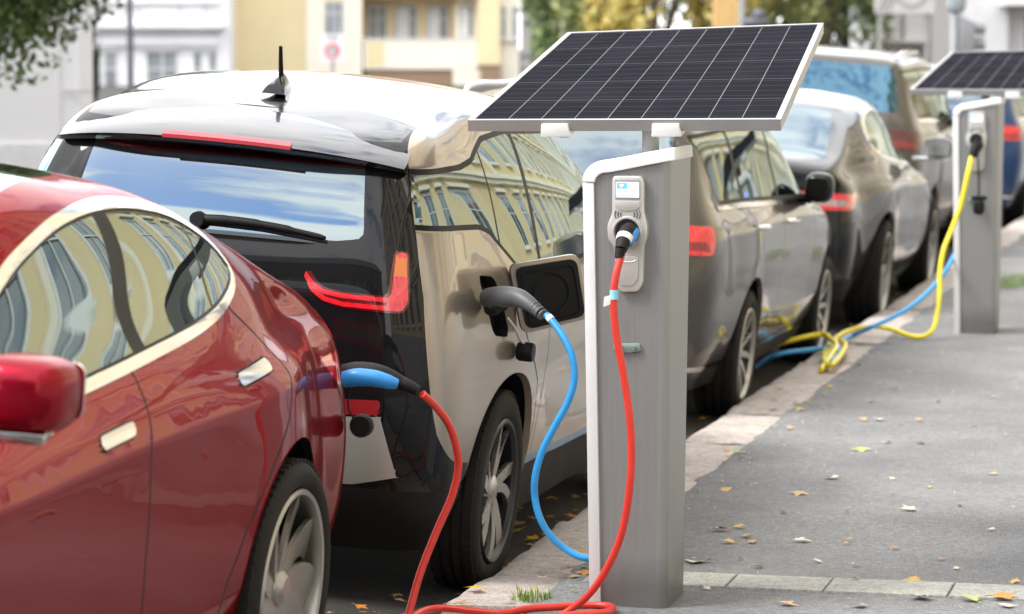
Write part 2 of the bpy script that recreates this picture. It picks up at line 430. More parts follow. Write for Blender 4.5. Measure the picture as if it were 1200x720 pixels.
# ------------------------------------------------------------------ vehicles
def car_matrix(tyre,half,roll,flip=False):
    a=R(roll); c,sn=math.cos(a),math.sin(a)
    if not flip: ex=(0,1,0); ey=(-c,0,sn); ez=(sn,0,c); k=(0,-half,0)
    else: ex=(0,-1,0); ey=(c,0,-sn); ez=(sn,0,c); k=(0,half,0)
    M=Matrix((ex,ey,ez)).transposed(); o=Vector(tyre)-M@Vector(k)
    return Matrix.Translation(o)@M.to_4x4()
BLACK=mat('black_trim',(.009,.009,.010),.5,var=.15,spec=.2)
RUBBER=mat('tyre_rubber',(.016,.015,.0145),.8,var=.25,vscale=20,bmp=.3,bscale=220,spec=.25)
PLASTIC=mat('dark_plastic',(.008,.008,.0085),.6,var=.2,bmp=.15,bscale=300,spec=.25)
CHROME=mat('chrome',(.78,.78,.77),.12,1.0,var=.03)
UNDER=mat('underbody',(.006,.006,.006),.9,var=.2,spec=.1)
SEAT=mat('seat_fabric',(.03,.03,.032),.8,var=.2)
GLASS=glass('car_glass',(.12,.16,.15),3.0,.07,1.6,(.86,.98,.93))
LAMPRED=mat('deep_red_lens',(.10,.004,.006),.12,coat=1,var=.2,vscale=60)
LAMPCORNER=mat('corner_red_lens',(.55,.04,.06),.15,coat=1,var=.2,vscale=70,emit=(1,.06,.08),es=.03)
GLASS_REAR=glass('rear_glass',(.06,.09,.10),2.9,.05,1.2,(.82,.96,1.0))
GLOSSBLACK=mat('gloss_black',(.006,.006,.007),.25,coat=.55,coat_r=.02,var=.1,spec=.05)
ROOFBLACK=mat('roof_black',(.008,.008,.009),.25,coat=1,coat_r=.02,var=.1,spec=.2)
REDLENS=mat('red_lens',(.55,.012,.02),.12,coat=1,var=.15,vscale=40,emit=(1,.03,.04),es=.05)
SMOKED=mat('smoked_red_lens',(.07,.008,.010),.25,coat=.8,var=.1)
REFLECT=mat('dull_red_reflector',(.22,.010,.014),.3,coat=.6,var=.1)
CLEARLENS=mat('clear_lens',(.36,.29,.29),.1,.3,coat=1,var=.1,vscale=40)
ALLOY=mat('alloy_silver',(.52,.51,.49),.28,.85,var=.08)
ALLOYG=mat('alloy_grey',(.36,.35,.33),.34,.8,var=.1)
DARKALLOY=mat('alloy_dark',(.05,.05,.055),.35,.5,var=.1)
GAP=mat('panel_gap',(.004,.004,.004),.9,var=.05)
DISC=mat('brake_disc',(.2,.2,.2),.4,.9,var=.2)
def superell(mb,c,r,e=2.6,nu=28,nv=16):
    c=np.array(c,float); v=[]; f=[]
    p=lambda t,k: math.copysign(abs(t)**k,t)
    k=2/e
    for i in range(nv+1):
        a=-math.pi/2+math.pi*i/nv
        for j in range(nu):
            b=2*math.pi*j/nu
            v.append(c+np.array([r[0]*p(math.cos(a),k)*p(math.cos(b),k),r[1]*p(math.cos(a),k)*p(math.sin(b),k),r[2]*p(math.sin(a),k)]))
    for i in range(nv):
        for j in range(nu): f.append((i*nu+j,i*nu+(j+1)%nu,(i+1)*nu+(j+1)%nu,(i+1)*nu+j))
    return mb.add(v,f)
def blade_wheel(mb,n,r0,r1,w0,w1,sweep,h0,h1,drop,th,a0=0,rake=0):
    K=7
    for b in range(n):
        a=a0+2*math.pi*b/n; v=[]; f=[]
        for i in range(K+1):
            t=i/K; r=r0+(r1-r0)*t; ac=a+sweep*t*t; hw=(w0+(w1-w0)*t)/r/2; h=h0+(h1-h0)*math.sin(t*math.pi/2)
            for s_,dh in ((-1,0),(1,-drop*t)):
                q=ac+s_*hw
                v.append((r*math.cos(q),h+dh,r*math.sin(q))); v.append((r*math.cos(q),h+dh-th,r*math.sin(q)))
        for i in range(K):
            o=i*4;p=o+4
            f+=[(o,o+2,p+2,p),(o+1,p+1,p+3,o+3),(o,p,p+1,o+1),(o+2,o+3,p+3,p+2)]
        f+=[(0,1,3,2),(K*4,K*4+2,K*4+3,K*4+1)]
        mb.add(v,f)
def wheel(parent,pos,Rt,Rr,w,side,style,turn=0):
    # local frame: +y is the outer side
    hw=w/2
    prof=[(Rr-.004,-hw*.8),(Rr+.012,-hw*.96),((Rt+Rr)/2,-hw*1.02),(Rt-.025,-hw*.97),(Rt-.006,-hw*.82),(Rt-.001,-hw*.62)]
    for g in (-.42,0,.42):
        x=g*hw; prof+=[(Rt,x-.008),(Rt-.007,x-.005),(Rt-.007,x+.005),(Rt,x+.008)]
    prof+=[(Rt-.001,hw*.62),(Rt-.006,hw*.82),(Rt-.025,hw*.97),((Rt+Rr)/2,hw*1.02),(Rr+.012,hw*.96),(Rr-.004,hw*.8)]
    mb=MB(); mb.lathe(prof,axis='Y',seg=96)
    # sidewall/shoulder tread blocks
    for k in range(64):
        a=2*math.pi*k/64
        for s_ in (-1,1):
            c=np.array([math.cos(a),0,math.sin(a)]); t=np.array([-math.sin(a),0,math.cos(a)]); y=np.array([0,1,0])
            o=c*(Rt-.003)+y*(s_*hw*.72)
            v=[o+t*(d1*.011)+y*(d2*hw*.14)+c*(d3*.004) for d3 in (-1,1) for d1,d2 in ((-1,-1),(1,-1),(1,1),(-1,1))]
            mb.add(v,[(0,3,2,1),(4,5,6,7),(0,1,5,4),(1,2,6,5),(2,3,7,6),(3,0,4,7)])
    o=mb.build('wheel',RUBBER,parent,smooth=45,loc=(pos[0],pos[1],pos[2]))
    if side<0: o.rotation_euler=(0,0,math.pi)
    f=hw*.92
    m=MB(); m.lathe([(Rr,f),(Rr-.006,f+.008),(Rr-.016,f+.004),(Rr-.022,f-.012),(Rr*.93,f-.03),(Rr*.90,-hw*.7),(.0,-hw*.7)],axis='Y',seg=72)
    m.build('rim_barrel',ALLOYG if style!='i3' else DARKALLOY,o,smooth=30)
    d=MB(); d.lathe([(.06,.0),(Rr*.66,.0),(Rr*.66,-.02),(.06,-.02)],axis='Y',seg=48,closed=True); d.build('brake_disc',DISC,o,smooth=30)
    s=MB()
    if style=='tesla':
        blade_wheel(s,9,.045,Rr-.012,.050,.150,.40,f-.035,f-.010,.040,.014,turn)
        s.lathe([(0,f-.012),(.032,f-.014),(.05,f-.03),(.058,f-.055),(.0,f-.055)],axis='Y',seg=32)
        s.build('rim_spokes',ALLOYG,o,smooth=30)
    elif style=='i3':
        blade_wheel(s,5,.05,Rr-.012,.05,.05,.12,f-.02,f-.006,.008,.016,turn)
        blade_wheel(s,5,.05,Rr-.012,.035,.03,.30,f-.022,f-.006,.008,.016,turn+.34)
        s.lathe([(0,f-.008),(.03,f-.009),(.052,f-.02),(.062,f-.05),(.0,f-.05)],axis='Y',seg=32)
        s.build('rim_spokes',ALLOY,o,smooth=30)
    else:
        blade_wheel(s,10,.05,Rr-.012,.032,.026,.10,f-.035,f-.008,.0,.018,turn)
        s.lathe([(0,f-.02),(.03,f-.022),(.052,f-.03),(.066,f-.055),(.0,f-.055)],axis='Y',seg=32)
        s.build('rim_spokes',ALLOY,o,smooth=30)
    nuts=MB()
    for k in range(5):
        a=2*math.pi*k/5+turn; nuts.lathe([(0,f-.028),(.007,f-.028),(.008,f-.05),(0,f-.05)],o=(.042*math.cos(a),0,.042*math.sin(a)),axis='Y',seg=8)
    nuts.build('wheel_nut',DARKALLOY,o,smooth=30)
    return o
def arches(S,root,axles,zc,r,width,paint_m,yside):
    """cut wheel openings, build the inner liners"""
    for ax in axles:
        S.region('arch_hole',lambda V,ax=ax: np.hypot(V[:,0]-ax,V[:,2]-zc)-r,lambda C,Nc:(np.abs(C[:,1])>yside)&(C[:,2]<zc+r+.1))
    S.drop(['arch_hole'])
    for ax in axles:
        for s in (-1,1):
            mb=MB(); lip=MB()
            sel=np.abs(np.hypot(S.V[:,0]-ax,S.V[:,2]-zc)-r)<2e-3
            used=np.zeros(len(S.V),bool); used[S.F.ravel()]=True
            sel&=used&(S.V[:,1]*s>yside)
            Pn=S.V[sel]
            if len(Pn)<4: continue
            th=np.arctan2(Pn[:,2]-zc,Pn[:,0]-ax); th=np.where(th<-math.pi/2,th+2*math.pi,th)
            Pn=Pn[np.argsort(th)]
            inn=Pn.copy(); inn[:,1]-=s*.34
            n=len(Pn); mb.add(list(Pn)+list(inn),[(i,i+1,n+i+1,n+i) for i in range(n-1)])
            mb.add(list(inn)+[(ax,inn[:,1].mean(),zc-.1)],[(i,i+1,n) for i in range(n-1)])
            q=Pn.copy(); q[:,1]-=s*.022; q2=Pn.copy(); cc=np.array([ax,0,zc]); d=Pn-cc; d[:,1]=0; d/=np.linalg.norm(d,axis=1,keepdims=True)
            o1=Pn+d*.0+np.array([0,s*.002,0]); o2=q-d*.006
            lip.add(list(o1)+list(o2),[(i,i+1,n+i+1,n+i) for i in range(n-1)])
            ln_=mb.build('wheel_arch_liner',UNDER,root,smooth=60,recalc=False)
            lip.build('wheel_arch_lip',paint_m,ln_,smooth=60,recalc=False)
def interior(root,x0,x1,yw,zf,zseat,zdash,rows_x,wheel_side=1,front=1):
    mb=MB()
    mb.box((x0,-yw,zf),(x1,yw,zf+.03))
    mb.box((x1-.45,-yw,zdash-.28),(x1,yw,zdash))
    for k,x in enumerate(rows_x):
        ys=(-.36,.36) if k<len(rows_x)-1 or len(rows_x)==1 else (-.38,0,.38)
        for y in ys:
            superell(mb,(x+.18,y,zseat),(.26,.23,.09),3)
            h_=.0 if k<len(rows_x)-1 else -.12
            superell(mb,(x-.10,y,zseat+.33+h_),(.08,.22 if len(ys)==2 else .17,.32),3)
            superell(mb,(x-.14,y,zseat+.72+h_*1.2),(.05,.12,.075),3)
    o=mb.build('interior',SEAT,root,smooth=50)
    sw=MB(); c=np.array([x1-.55,wheel_side*.36,zdash+.0])
    ring=[c+np.array([.06*math.sin(a)*-1,.18*math.cos(a),.17*math.sin(a)]) for a in np.linspace(0,2*math.pi,25)]
    sw.tube(ring,.014,8,False); sw.tube([c+np.array([0,-.17,0]),c,c+np.array([0,.17,0])],.016,8); sw.tube([c,c+np.array([.3,0,-.1])],.03,8)
    sw.build('steering_wheel',BLACK,root,smooth=60)
def underbody(S,root,z,names):
    row=S.V[:0]
def belly(root,rows,z,inset=.06):
    P=np.array(rows[0]); pts=[(p[0]*.97,p[1]-min(inset,p[1]),z) for p in P]
    full=pts+[(x,-y,zz) for x,y,zz in pts[::-1][1:-1]]
    mb=MB(); n=len(full); top_=[(x,y,zz+.05) for x,y,zz in full]
    mb.add(full+top_,[tuple(range(n)),tuple(range(n,2*n))]+[(i,(i+1)%n,n+(i+1)%n,n+i) for i in range(n)])
    mb.build('underbody',UNDER,root)
def side(s,ymin=.45): return lambda C,Nc: (C[:,1]*s>ymin)
def sidec(s,ymin=.45): return lambda C: (C[:,1]*s>ymin)
# ---------------- beige compact hatchback, rear towards the camera
def build_hatch():
    M=car_matrix((-2.62,10.52,-.12),.865,5.0)
    root=thing('hatchback','champagne beige compact hatchback with black roof and black tailgate, charging from a blue cable','car',M=M,group='cars parked along the kerb')
    P=paint('paint_champagne',(.37,.315,.25),.6,.30,coat_w=.9); PS=paint('paint_silver_bumper',(.50,.49,.47),.6,.3)
    S=Surf(i3_rows(),14,10,8)
    hb=[(-.547,1.60),(-.575,1.53),(-.602,1.459),(-.666,1.247),(-.714,1.06),(-.754,.815),(-.768,.732),(-.79,.62),(-.823,.525),(-.86,.44),(-.90,.36),(-.90,.1)]
    hb=hb+[(-y,z) for y,z in hb[::-1]]
    S.region('tailgate',poly(YZ,hb),lambda C,Nc:(C[:,0]<-.05)&~((C[:,2]<.7)&(C[:,0]<-.0)&(C[:,0]>-.40)))
    S.region('rear_bumper',lambda V:V[:,2]-.775,None,['tailgate'])
    S.region('bumper_skirt',lambda V:V[:,2]-.425,None,['rear_bumper'])
    sb=[(-.47,.655),(-.618,.668),(-.68,.471),(-.53,.433),(0,.43)]; sb=sb+[(-y,z) for y,z in sb[::-1][1:]]
    S.region('bumper_panel',poly(YZ,sb),lambda C,Nc:C[:,0]<-.5,['rear_bumper','bumper_skirt'])
    for s in (-1,1):
        S.region('rear_reflector',poly(YZ,[(s*.44,.662),(s*.612,.672),(s*.618,.722),(s*.44,.712)]),lambda C,Nc:C[:,0]<-.5,['rear_bumper'])
    gl=rpoly([(-.46,1.505),(-.475,1.42),(-.505,1.235),(-.3,1.20),(0,1.19),(.3,1.20),(.505,1.235),(.475,1.42),(.46,1.505)],.03,4)
    S.region('rear_window',poly(YZ,gl),lambda C,Nc:C[:,0]<-.1,['tailgate'])
    for s in (-1,1):
        YZs=lambda V,s=s: V[:,[1,2]]*np.array([s,1])
        rear=lambda C,Nc,s=s:(C[:,0]<-.45)&(C[:,1]*s>.2)
        S.region('tail_light',lambda V,f=YZs: seg_sdf(f(V),rpoly([(.318,1.112),(.345,1.114),(.372,1.082),(.405,1.066),(.46,1.060),(.605,1.060),(.608,1.205),(.650,1.205),(.676,1.055),(.668,1.018),(.65,1.006),(.46,1.008),(.395,1.022),(.345,1.06)],.012,3)),rear,['tailgate'])
        S.region('lamp_corner',lambda V,f=YZs: seg_sdf(f(V),rpoly([(.613,1.20),(.646,1.20),(.669,1.055),(.662,1.022),(.648,1.013),(.606,1.014),(.606,1.05),(.618,1.07)],.010,3)),rear,['tail_light'])
        S.region('indicator',lambda V,f=YZs: seg_sdf(f(V),[(.614,1.185),(.648,1.185),(.656,1.125),(.617,1.125)]),rear,['lamp_corner'])
        for ln in ([(.322,1.108),(.352,1.078),(.39,1.055),(.46,1.047),(.61,1.047)],[(.345,1.078),(.36,1.055),(.40,1.032),(.46,1.021),(.61,1.021)]):
            S.seam(ln,YZs,.0145,lambda C,s=s:(C[:,0]<-.45)&(C[:,1]*s>.2),['tail_light'],'light_strip')
    rf=[(-.60,-.545),(-.385,-.552),(.1,-.605),(.5,-.605),(.9,-.605),(1.2,-.59),(1.45,-.54),(1.52,0)]; rf=rf+[(x,-y) for x,y in rf[::-1][1:]]
    S.region('roof',poly(XY,rf),lambda C,Nc:(C[:,2]>1.5)&((C[:,0]>-.40)|(C[:,2]>1.545)),['body','tailgate'])
    S.region('windscreen',poly(YZ,[(-.54,1.14),(-.42,1.56),(.42,1.56),(.54,1.14)]),lambda C,Nc:(C[:,0]>1.35),['body','roof'])
    S.region('a_pillar',poly(XZ,[(1.0,1.578),(1.35,1.62),(1.75,1.56),(2.75,1.06),(1.9,1.085),(1.7,1.28),(1.36,1.535),(1.1,1.562)]),lambda C,Nc:np.abs(C[:,1])>.40,['body','windscreen','roof'])
    for s in (-1,1):
        d=[(-.70,1.276),(-.217,1.263),(-.135,1.245),(-.055,1.197),(.073,1.12),(.284,1.096),(1.0,1.085),(1.95,1.085),(1.72,1.30),(1.36,1.535),(1.1,1.562),(.388,1.579),(.11,1.560),(-.032,1.518),(-.10,1.494),(-.243,1.476),(-.75,1.462)]
        dl=lambda V,d=d: seg_sdf(XZ(V),d)
        S.region('window_trim',dl,side(s),['body'])
        S.region('side_window',dl,side(s),['window_trim'],off=.018)
        S.seam([(.03,1.62),(-.01,1.40),(-.05,1.20),(-.05,1.1)],XZ,.016,sidec(s),['side_window'],'window_trim')
        S.seam([(.47,1.62),(.46,1.42),(.44,1.26),(.40,1.05)],XZ,.045,sidec(s),['side_window'],'window_trim')
        S.region('sill',poly(XZ,[(.2,.405),(.6,.40),(2.3,.38),(2.3,.1),(.2,.1)]),side(s),['body'])
        S.region('sill_stripe',poly(XZ,[(.2,.425),(1.03,.402),(2.3,.39),(2.3,.365),(1.03,.372),(.2,.395)]),side(s),['body','sill'])
        S.seam([(.47,1.12),(.49,.9),(.49,.6),(.47,.42)],XZ,.009,sidec(s),['body'])
        S.seam([(.07,1.13),(.02,1.0),(.14,.86),(.36,.70),(.42,.55),(.40,.42)],XZ,.009,sidec(s),['body'])
        S.seam([(1.98,1.12),(2.04,.9),(2.04,.6),(1.98,.40)],XZ,.009,sidec(s),['body'])
        S.region('front_door',poly(XZ,[(.485,1.12),(.485,.41),(2.0,.40),(2.04,.9),(1.98,1.12)]),side(s),['body'])
        S.region('rear_door',poly(XZ,[(.07,1.2),(.02,1.0),(.14,.86),(.36,.70),(.42,.55),(.40,.41),(.485,.41),(.485,1.2)]),side(s),['body'])
    port=rpoly([(-.305,1.118),(-.165,1.105),(-.075,.895),(-.225,.91)],.035,4)
    S.region('charge_port',poly(XZ,port),side(-1,.6),['body','rear_door','panel_gap'])
    for s in (-1,1): S.fair(['side_window','window_trim'],1,lambda C,s=s:C[:,1]*s>0,2,.85)
    S.fair(['rear_window'],0,lambda C:C[:,0]<0,2,.8)
    for s in (-1,1): S.crease([(2.6,.80),(1.3,.78),(.5,.74)],.12,.08,s); S.crease([(2.4,.46),(.4,.48)],.12,.06,s)
    arches(S,root,(0,2.57),.36,.405,.2,P,.5)
    for s in (-1,1): S.build('a_pillar','a_pillar',BLACK,root,cond=lambda C,s=s:C[:,1]*s>0)
    S.build('body','body',P,root,also=('panel_gap',GAP))
    S.build('roof','roof',ROOFBLACK,root)
    tg=S.build('tailgate','tailgate',GLOSSBLACK,root)
    S.build('rear_window','rear_window',GLASS_REAR,tg)
    S.build('rear_bumper','rear_bumper',GLOSSBLACK,root)
    S.build('bumper_panel','bumper_panel',PS,root)
    S.build('bumper_skirt','bumper_skirt',PLASTIC,root)
    
    for s in (-1,1): S.build('rear_reflector','rear_reflector',REFLECT,root,cond=(lambda C,s=s:C[:,1]*s>0))
    
    S.build('windscreen','windscreen',GLASS,root)
    
    for s in (-1,1): S.build('window_trim','window_trim',BLACK,root,cond=(lambda C,s=s:C[:,1]*s>0))
    
    pass
    
    for s in (-1,1): S.build('sill','sill',PLASTIC,root,cond=(lambda C,s=s:C[:,1]*s>0))
    
    
    for s in (-1,1): S.build('sill_stripe','sill_stripe',mat('blue_trim',(.05,.20,.42),.3,.2,coat=.5),root,cond=lambda C,s=s:C[:,1]*s>0)
    
    for s in (-1,1):
        for nm in ('front_door','rear_door'):
            d=S.build(nm,nm,P,root,cond=lambda C,s=s:C[:,1]*s>0)
            rng_=(lambda C,s=s:(C[:,1]*s>0)&(C[:,0]>.47)) if nm=='front_door' else (lambda C,s=s:(C[:,1]*s>0)&(C[:,0]<=.47))
            S.build('side_window','side_window',GLASS,d,cond=rng_)
    cp=S.build('charge_port','charge_port',BLACK,root,off=-.045)
    # recess walls
    B=S.boundary('charge_port'); w=MB()
    for a,b in B:
        p,q=S.V[a],S.V[b]; w.add([p,q,q-S.N[b]*.05,p-S.N[a]*.05],[(0,1,2,3)])
    w.build('port_wall',PLASTIC,cp,recalc=False)
    # tailgate details
    sp=MB(); ys=np.linspace(-.60,.60,25); v=[]
    for y in ys:
        t=abs(y)/.60; k=t**4
        xa=-.345-.02*k; za=1.605-.045*t*t-.0*k       # seam at the roof
        xb=-.735+.10*k; zb=1.512-.022*t*t-.02*k      # lip
        v+= [(xa,y*.93,za+.004),((xa*.55+xb*.45),y*.97,za*.52+zb*.48+.028-.012*t),(xb+.03,y,zb+.012),(xb,y,zb-.003),(xb+.028,y,zb-.018-.008*(1-t**3)),(xb+.13,y*.98,zb-.022-.008*(1-t**3)),(xa,y*.92,za-.09)]
    f=[]
    for i in range(len(ys)-1):
        for k in range(6): f.append((i*7+k,(i+1)*7+k,(i+1)*7+k+1,i*7+k+1))
    f+=[tuple(range(7)),tuple((len(ys)-1)*7+k for k in range(6,-1,-1))]
    sp.add(v,f); so=sp.build('roof_spoiler',ROOFBLACK,tg,smooth=45)
    gp=MB(); gp.tube([(-.345-.02*(abs(y)/.60)**4-.004,y*.93,1.605-.045*(y/.60)**2+.006) for y in np.linspace(-.59,.59,31)],.0045,6); gp.build('roof_seam',GAP,so,smooth=60)
    b=MB(); v=[];ys=np.linspace(-.24,.20,15)
    for y in ys:
        t=abs(y)/.60; zb=1.512-.022*t*t
        v+=[(-.718,y,zb+.015),(-.739,y,zb+.003),(-.738,y,zb-.009),(-.726,y,zb-.012)]
    f=[]
    for i in range(14):
        for k in range(3): f.append((i*4+k,(i+1)*4+k,(i+1)*4+k+1,i*4+k+1))
    f+=[(0,1,2,3),(56,59,58,57)]
    b.add(v,f); b.build('brake_light',mat('dull_red_lens',(.42,.03,.04),.3,coat=.6),so)
    for s in (-1,1):
        sc=lambda C,s=s:C[:,1]*s>0
        tl=S.build('tail_light','tail_light',LAMPRED,tg,cond=sc,off=.003,wall=.004)
        S.build('light_strip','light_strip',REDLENS,tl,cond=sc,off=.006,wall=.004); S.build('lamp_corner','lamp_corner',LAMPCORNER,tl,cond=sc,off=.005,wall=.005)
        S.build('indicator','indicator',mat('amber_lens',(.50,.13,.03),.2,coat=1,emit=(1,.25,.03),es=.03),tl,cond=sc,off=.005)
    wp=MB(); arm=[(-.735,.05,1.246),(-.738,-.05,1.252),(-.735,-.16,1.249),(-.73,-.27,1.240),(-.722,-.375,1.226)]
    wp.tube(spline(arm,6),[.016]*6+[.0145]*6+[.0125]*6+[.009]*6+[.006],10)
    wp.tube([(-.722,.06,1.235),(-.722,-.16,1.232),(-.715,-.385,1.212)],.008,8)
    wp.lathe([(0,-.03),(.024,-.03),(.026,.0),(.02,.016),(0,.018)],o=(-.725,.055,1.245),axis='X',seg=20)
    wp.build('rear_wiper',PLASTIC,tg,smooth=60)
    # charge lamp line: lower handle recess on the tailgate
    an=MB(); 
    v=[];f=[]; prof=[(-.06,.030,.0),(-.045,.024,.022),(-.02,.016,.044),(.012,.011,.056),(.05,.008,.045),(.085,.005,.018),(.10,.002,.0)]
    for x,w_,h in prof: v+=[(x,-w_,0),(x,-w_*.8,h*.7),(x,0,h),(x,w_*.8,h*.7),(x,w_,0)]
    for i in range(len(prof)-1):
        for k in range(4): f.append((i*5+k,(i+1)*5+k,(i+1)*5+k+1,i*5+k+1))
    an.add([(x*1.25-.14,y*1.75,z*1.35+1.652) for x,y,z in v],f)
    ao=an.build('antenna',GLOSSBLACK,root,smooth=60)
    ma=MB(); ma.tube([(-.135,.0,1.70),(-.155,.0,1.76),(-.17,.0,1.815)],[.010,.008,.0065],10); ma.build('antenna_rod',BLACK,ao,smooth=60)
    # charge flap
    fl=MB(); 
    q=lambda a,b: None
    # flap stands open, hinged at the front edge of the port, inner side turned to the rear
    hinge=np.array([-.04,-.845,1.026]); ux=np.array([.58,-.815,0]); ux/=np.linalg.norm(ux); uz=np.array([.0,0,1.0]); nn=np.cross(ux,uz)
    if nn[0]>0: nn=-nn
    out=rpoly([(-.01,.115),(.245,.165),(.305,-.06),(.062,-.125)],.035,5)
    fl.prism(out,hinge,ux,uz,nn*-.022)
    fo=fl.build('charge_flap',P,root,bevel=.004)
    inn=[((x-.15)*.88+.15,(z-.024)*.88+.024) for x,z in out]
    fi=MB(); fi.prism(inn,hinge+nn*.001,ux,uz,nn*.012); fi.build('flap_liner',PLASTIC,fo,bevel=.004)
    fr=MB(); c0=hinge+ux*.15+uz*.020+nn*.014
    ring=[c0+ux*.066*math.cos(a)+uz*.072*math.sin(a) for a in np.linspace(0,2*math.pi,33)]
    fr.tube(ring,.005,8,False); ring2=[c0+ux*(p[0]-.15)*.76+uz*(p[1]-.024)*.76 for p in out]
    fr.tube(ring2+[ring2[0]],.004,8,False); fr.build('flap_seal',BLACK,fo,smooth=60)
    # port cap dangling on its strap
    cap=MB(); cap.lathe([(0,-.028),(.030,-.028),(.034,-.02),(.034,.02),(.028,.03),(0,.03)],o=(-.02,-.915,.845),axis='Y',seg=24)
    co=cap.build('port_cap',BLACK,root,smooth=35)
    st=MB(); st.tube(spline([(-.12,-.865,.965),(-.10,-.89,.93),(-.06,-.90,.89),(-.03,-.91,.872)],5),.005,8); st.build('cap_strap',mat('clear_strap',(.6,.58,.55),.3),co,smooth=60)
    soc=MB(); soc.lathe([(0,.0),(.04,.0),(.042,.03),(.035,.03),(.033,.01),(0,.01)],o=(-.20,-.80,1.02),axis='Y',seg=28); soc.build('charge_socket',PLASTIC,cp,smooth=35)
    # mirrors
    for s in (-1,1):
        m=MB(); superell(m,(1.62,s*.965,1.13),(.075,.115,.085),3.2); mo=m.build('wing_mirror',P,root,smooth=60)
        g=MB(); g.prism(rpoly([(-.09,-.06),(.09,-.06),(.09,.06),(-.09,.06)],.03,4),(1.55,s*.965,1.13),(0,1,0),(0,0,1),(-.006,0,0)); g.build('mirror_glass',CHROME,mo)
        a=MB(); a.tube([(1.66,s*.80,1.08),(1.64,s*.90,1.07),(1.62,s*.95,1.08)],.03,10); a.build('mirror_arm',BLACK,mo,smooth=60)
    for ax in (0,2.57):
        for s in (-1,1): wheel(root,(ax,s*.775,.35),.35,.252,.175,s,'i3',.3 if ax==0 else .9)
    interior(root,-.35,2.2,.66,.42,.72,1.08,(1.15,.25))
    belly(root,i3_rows(),.2)
    return root

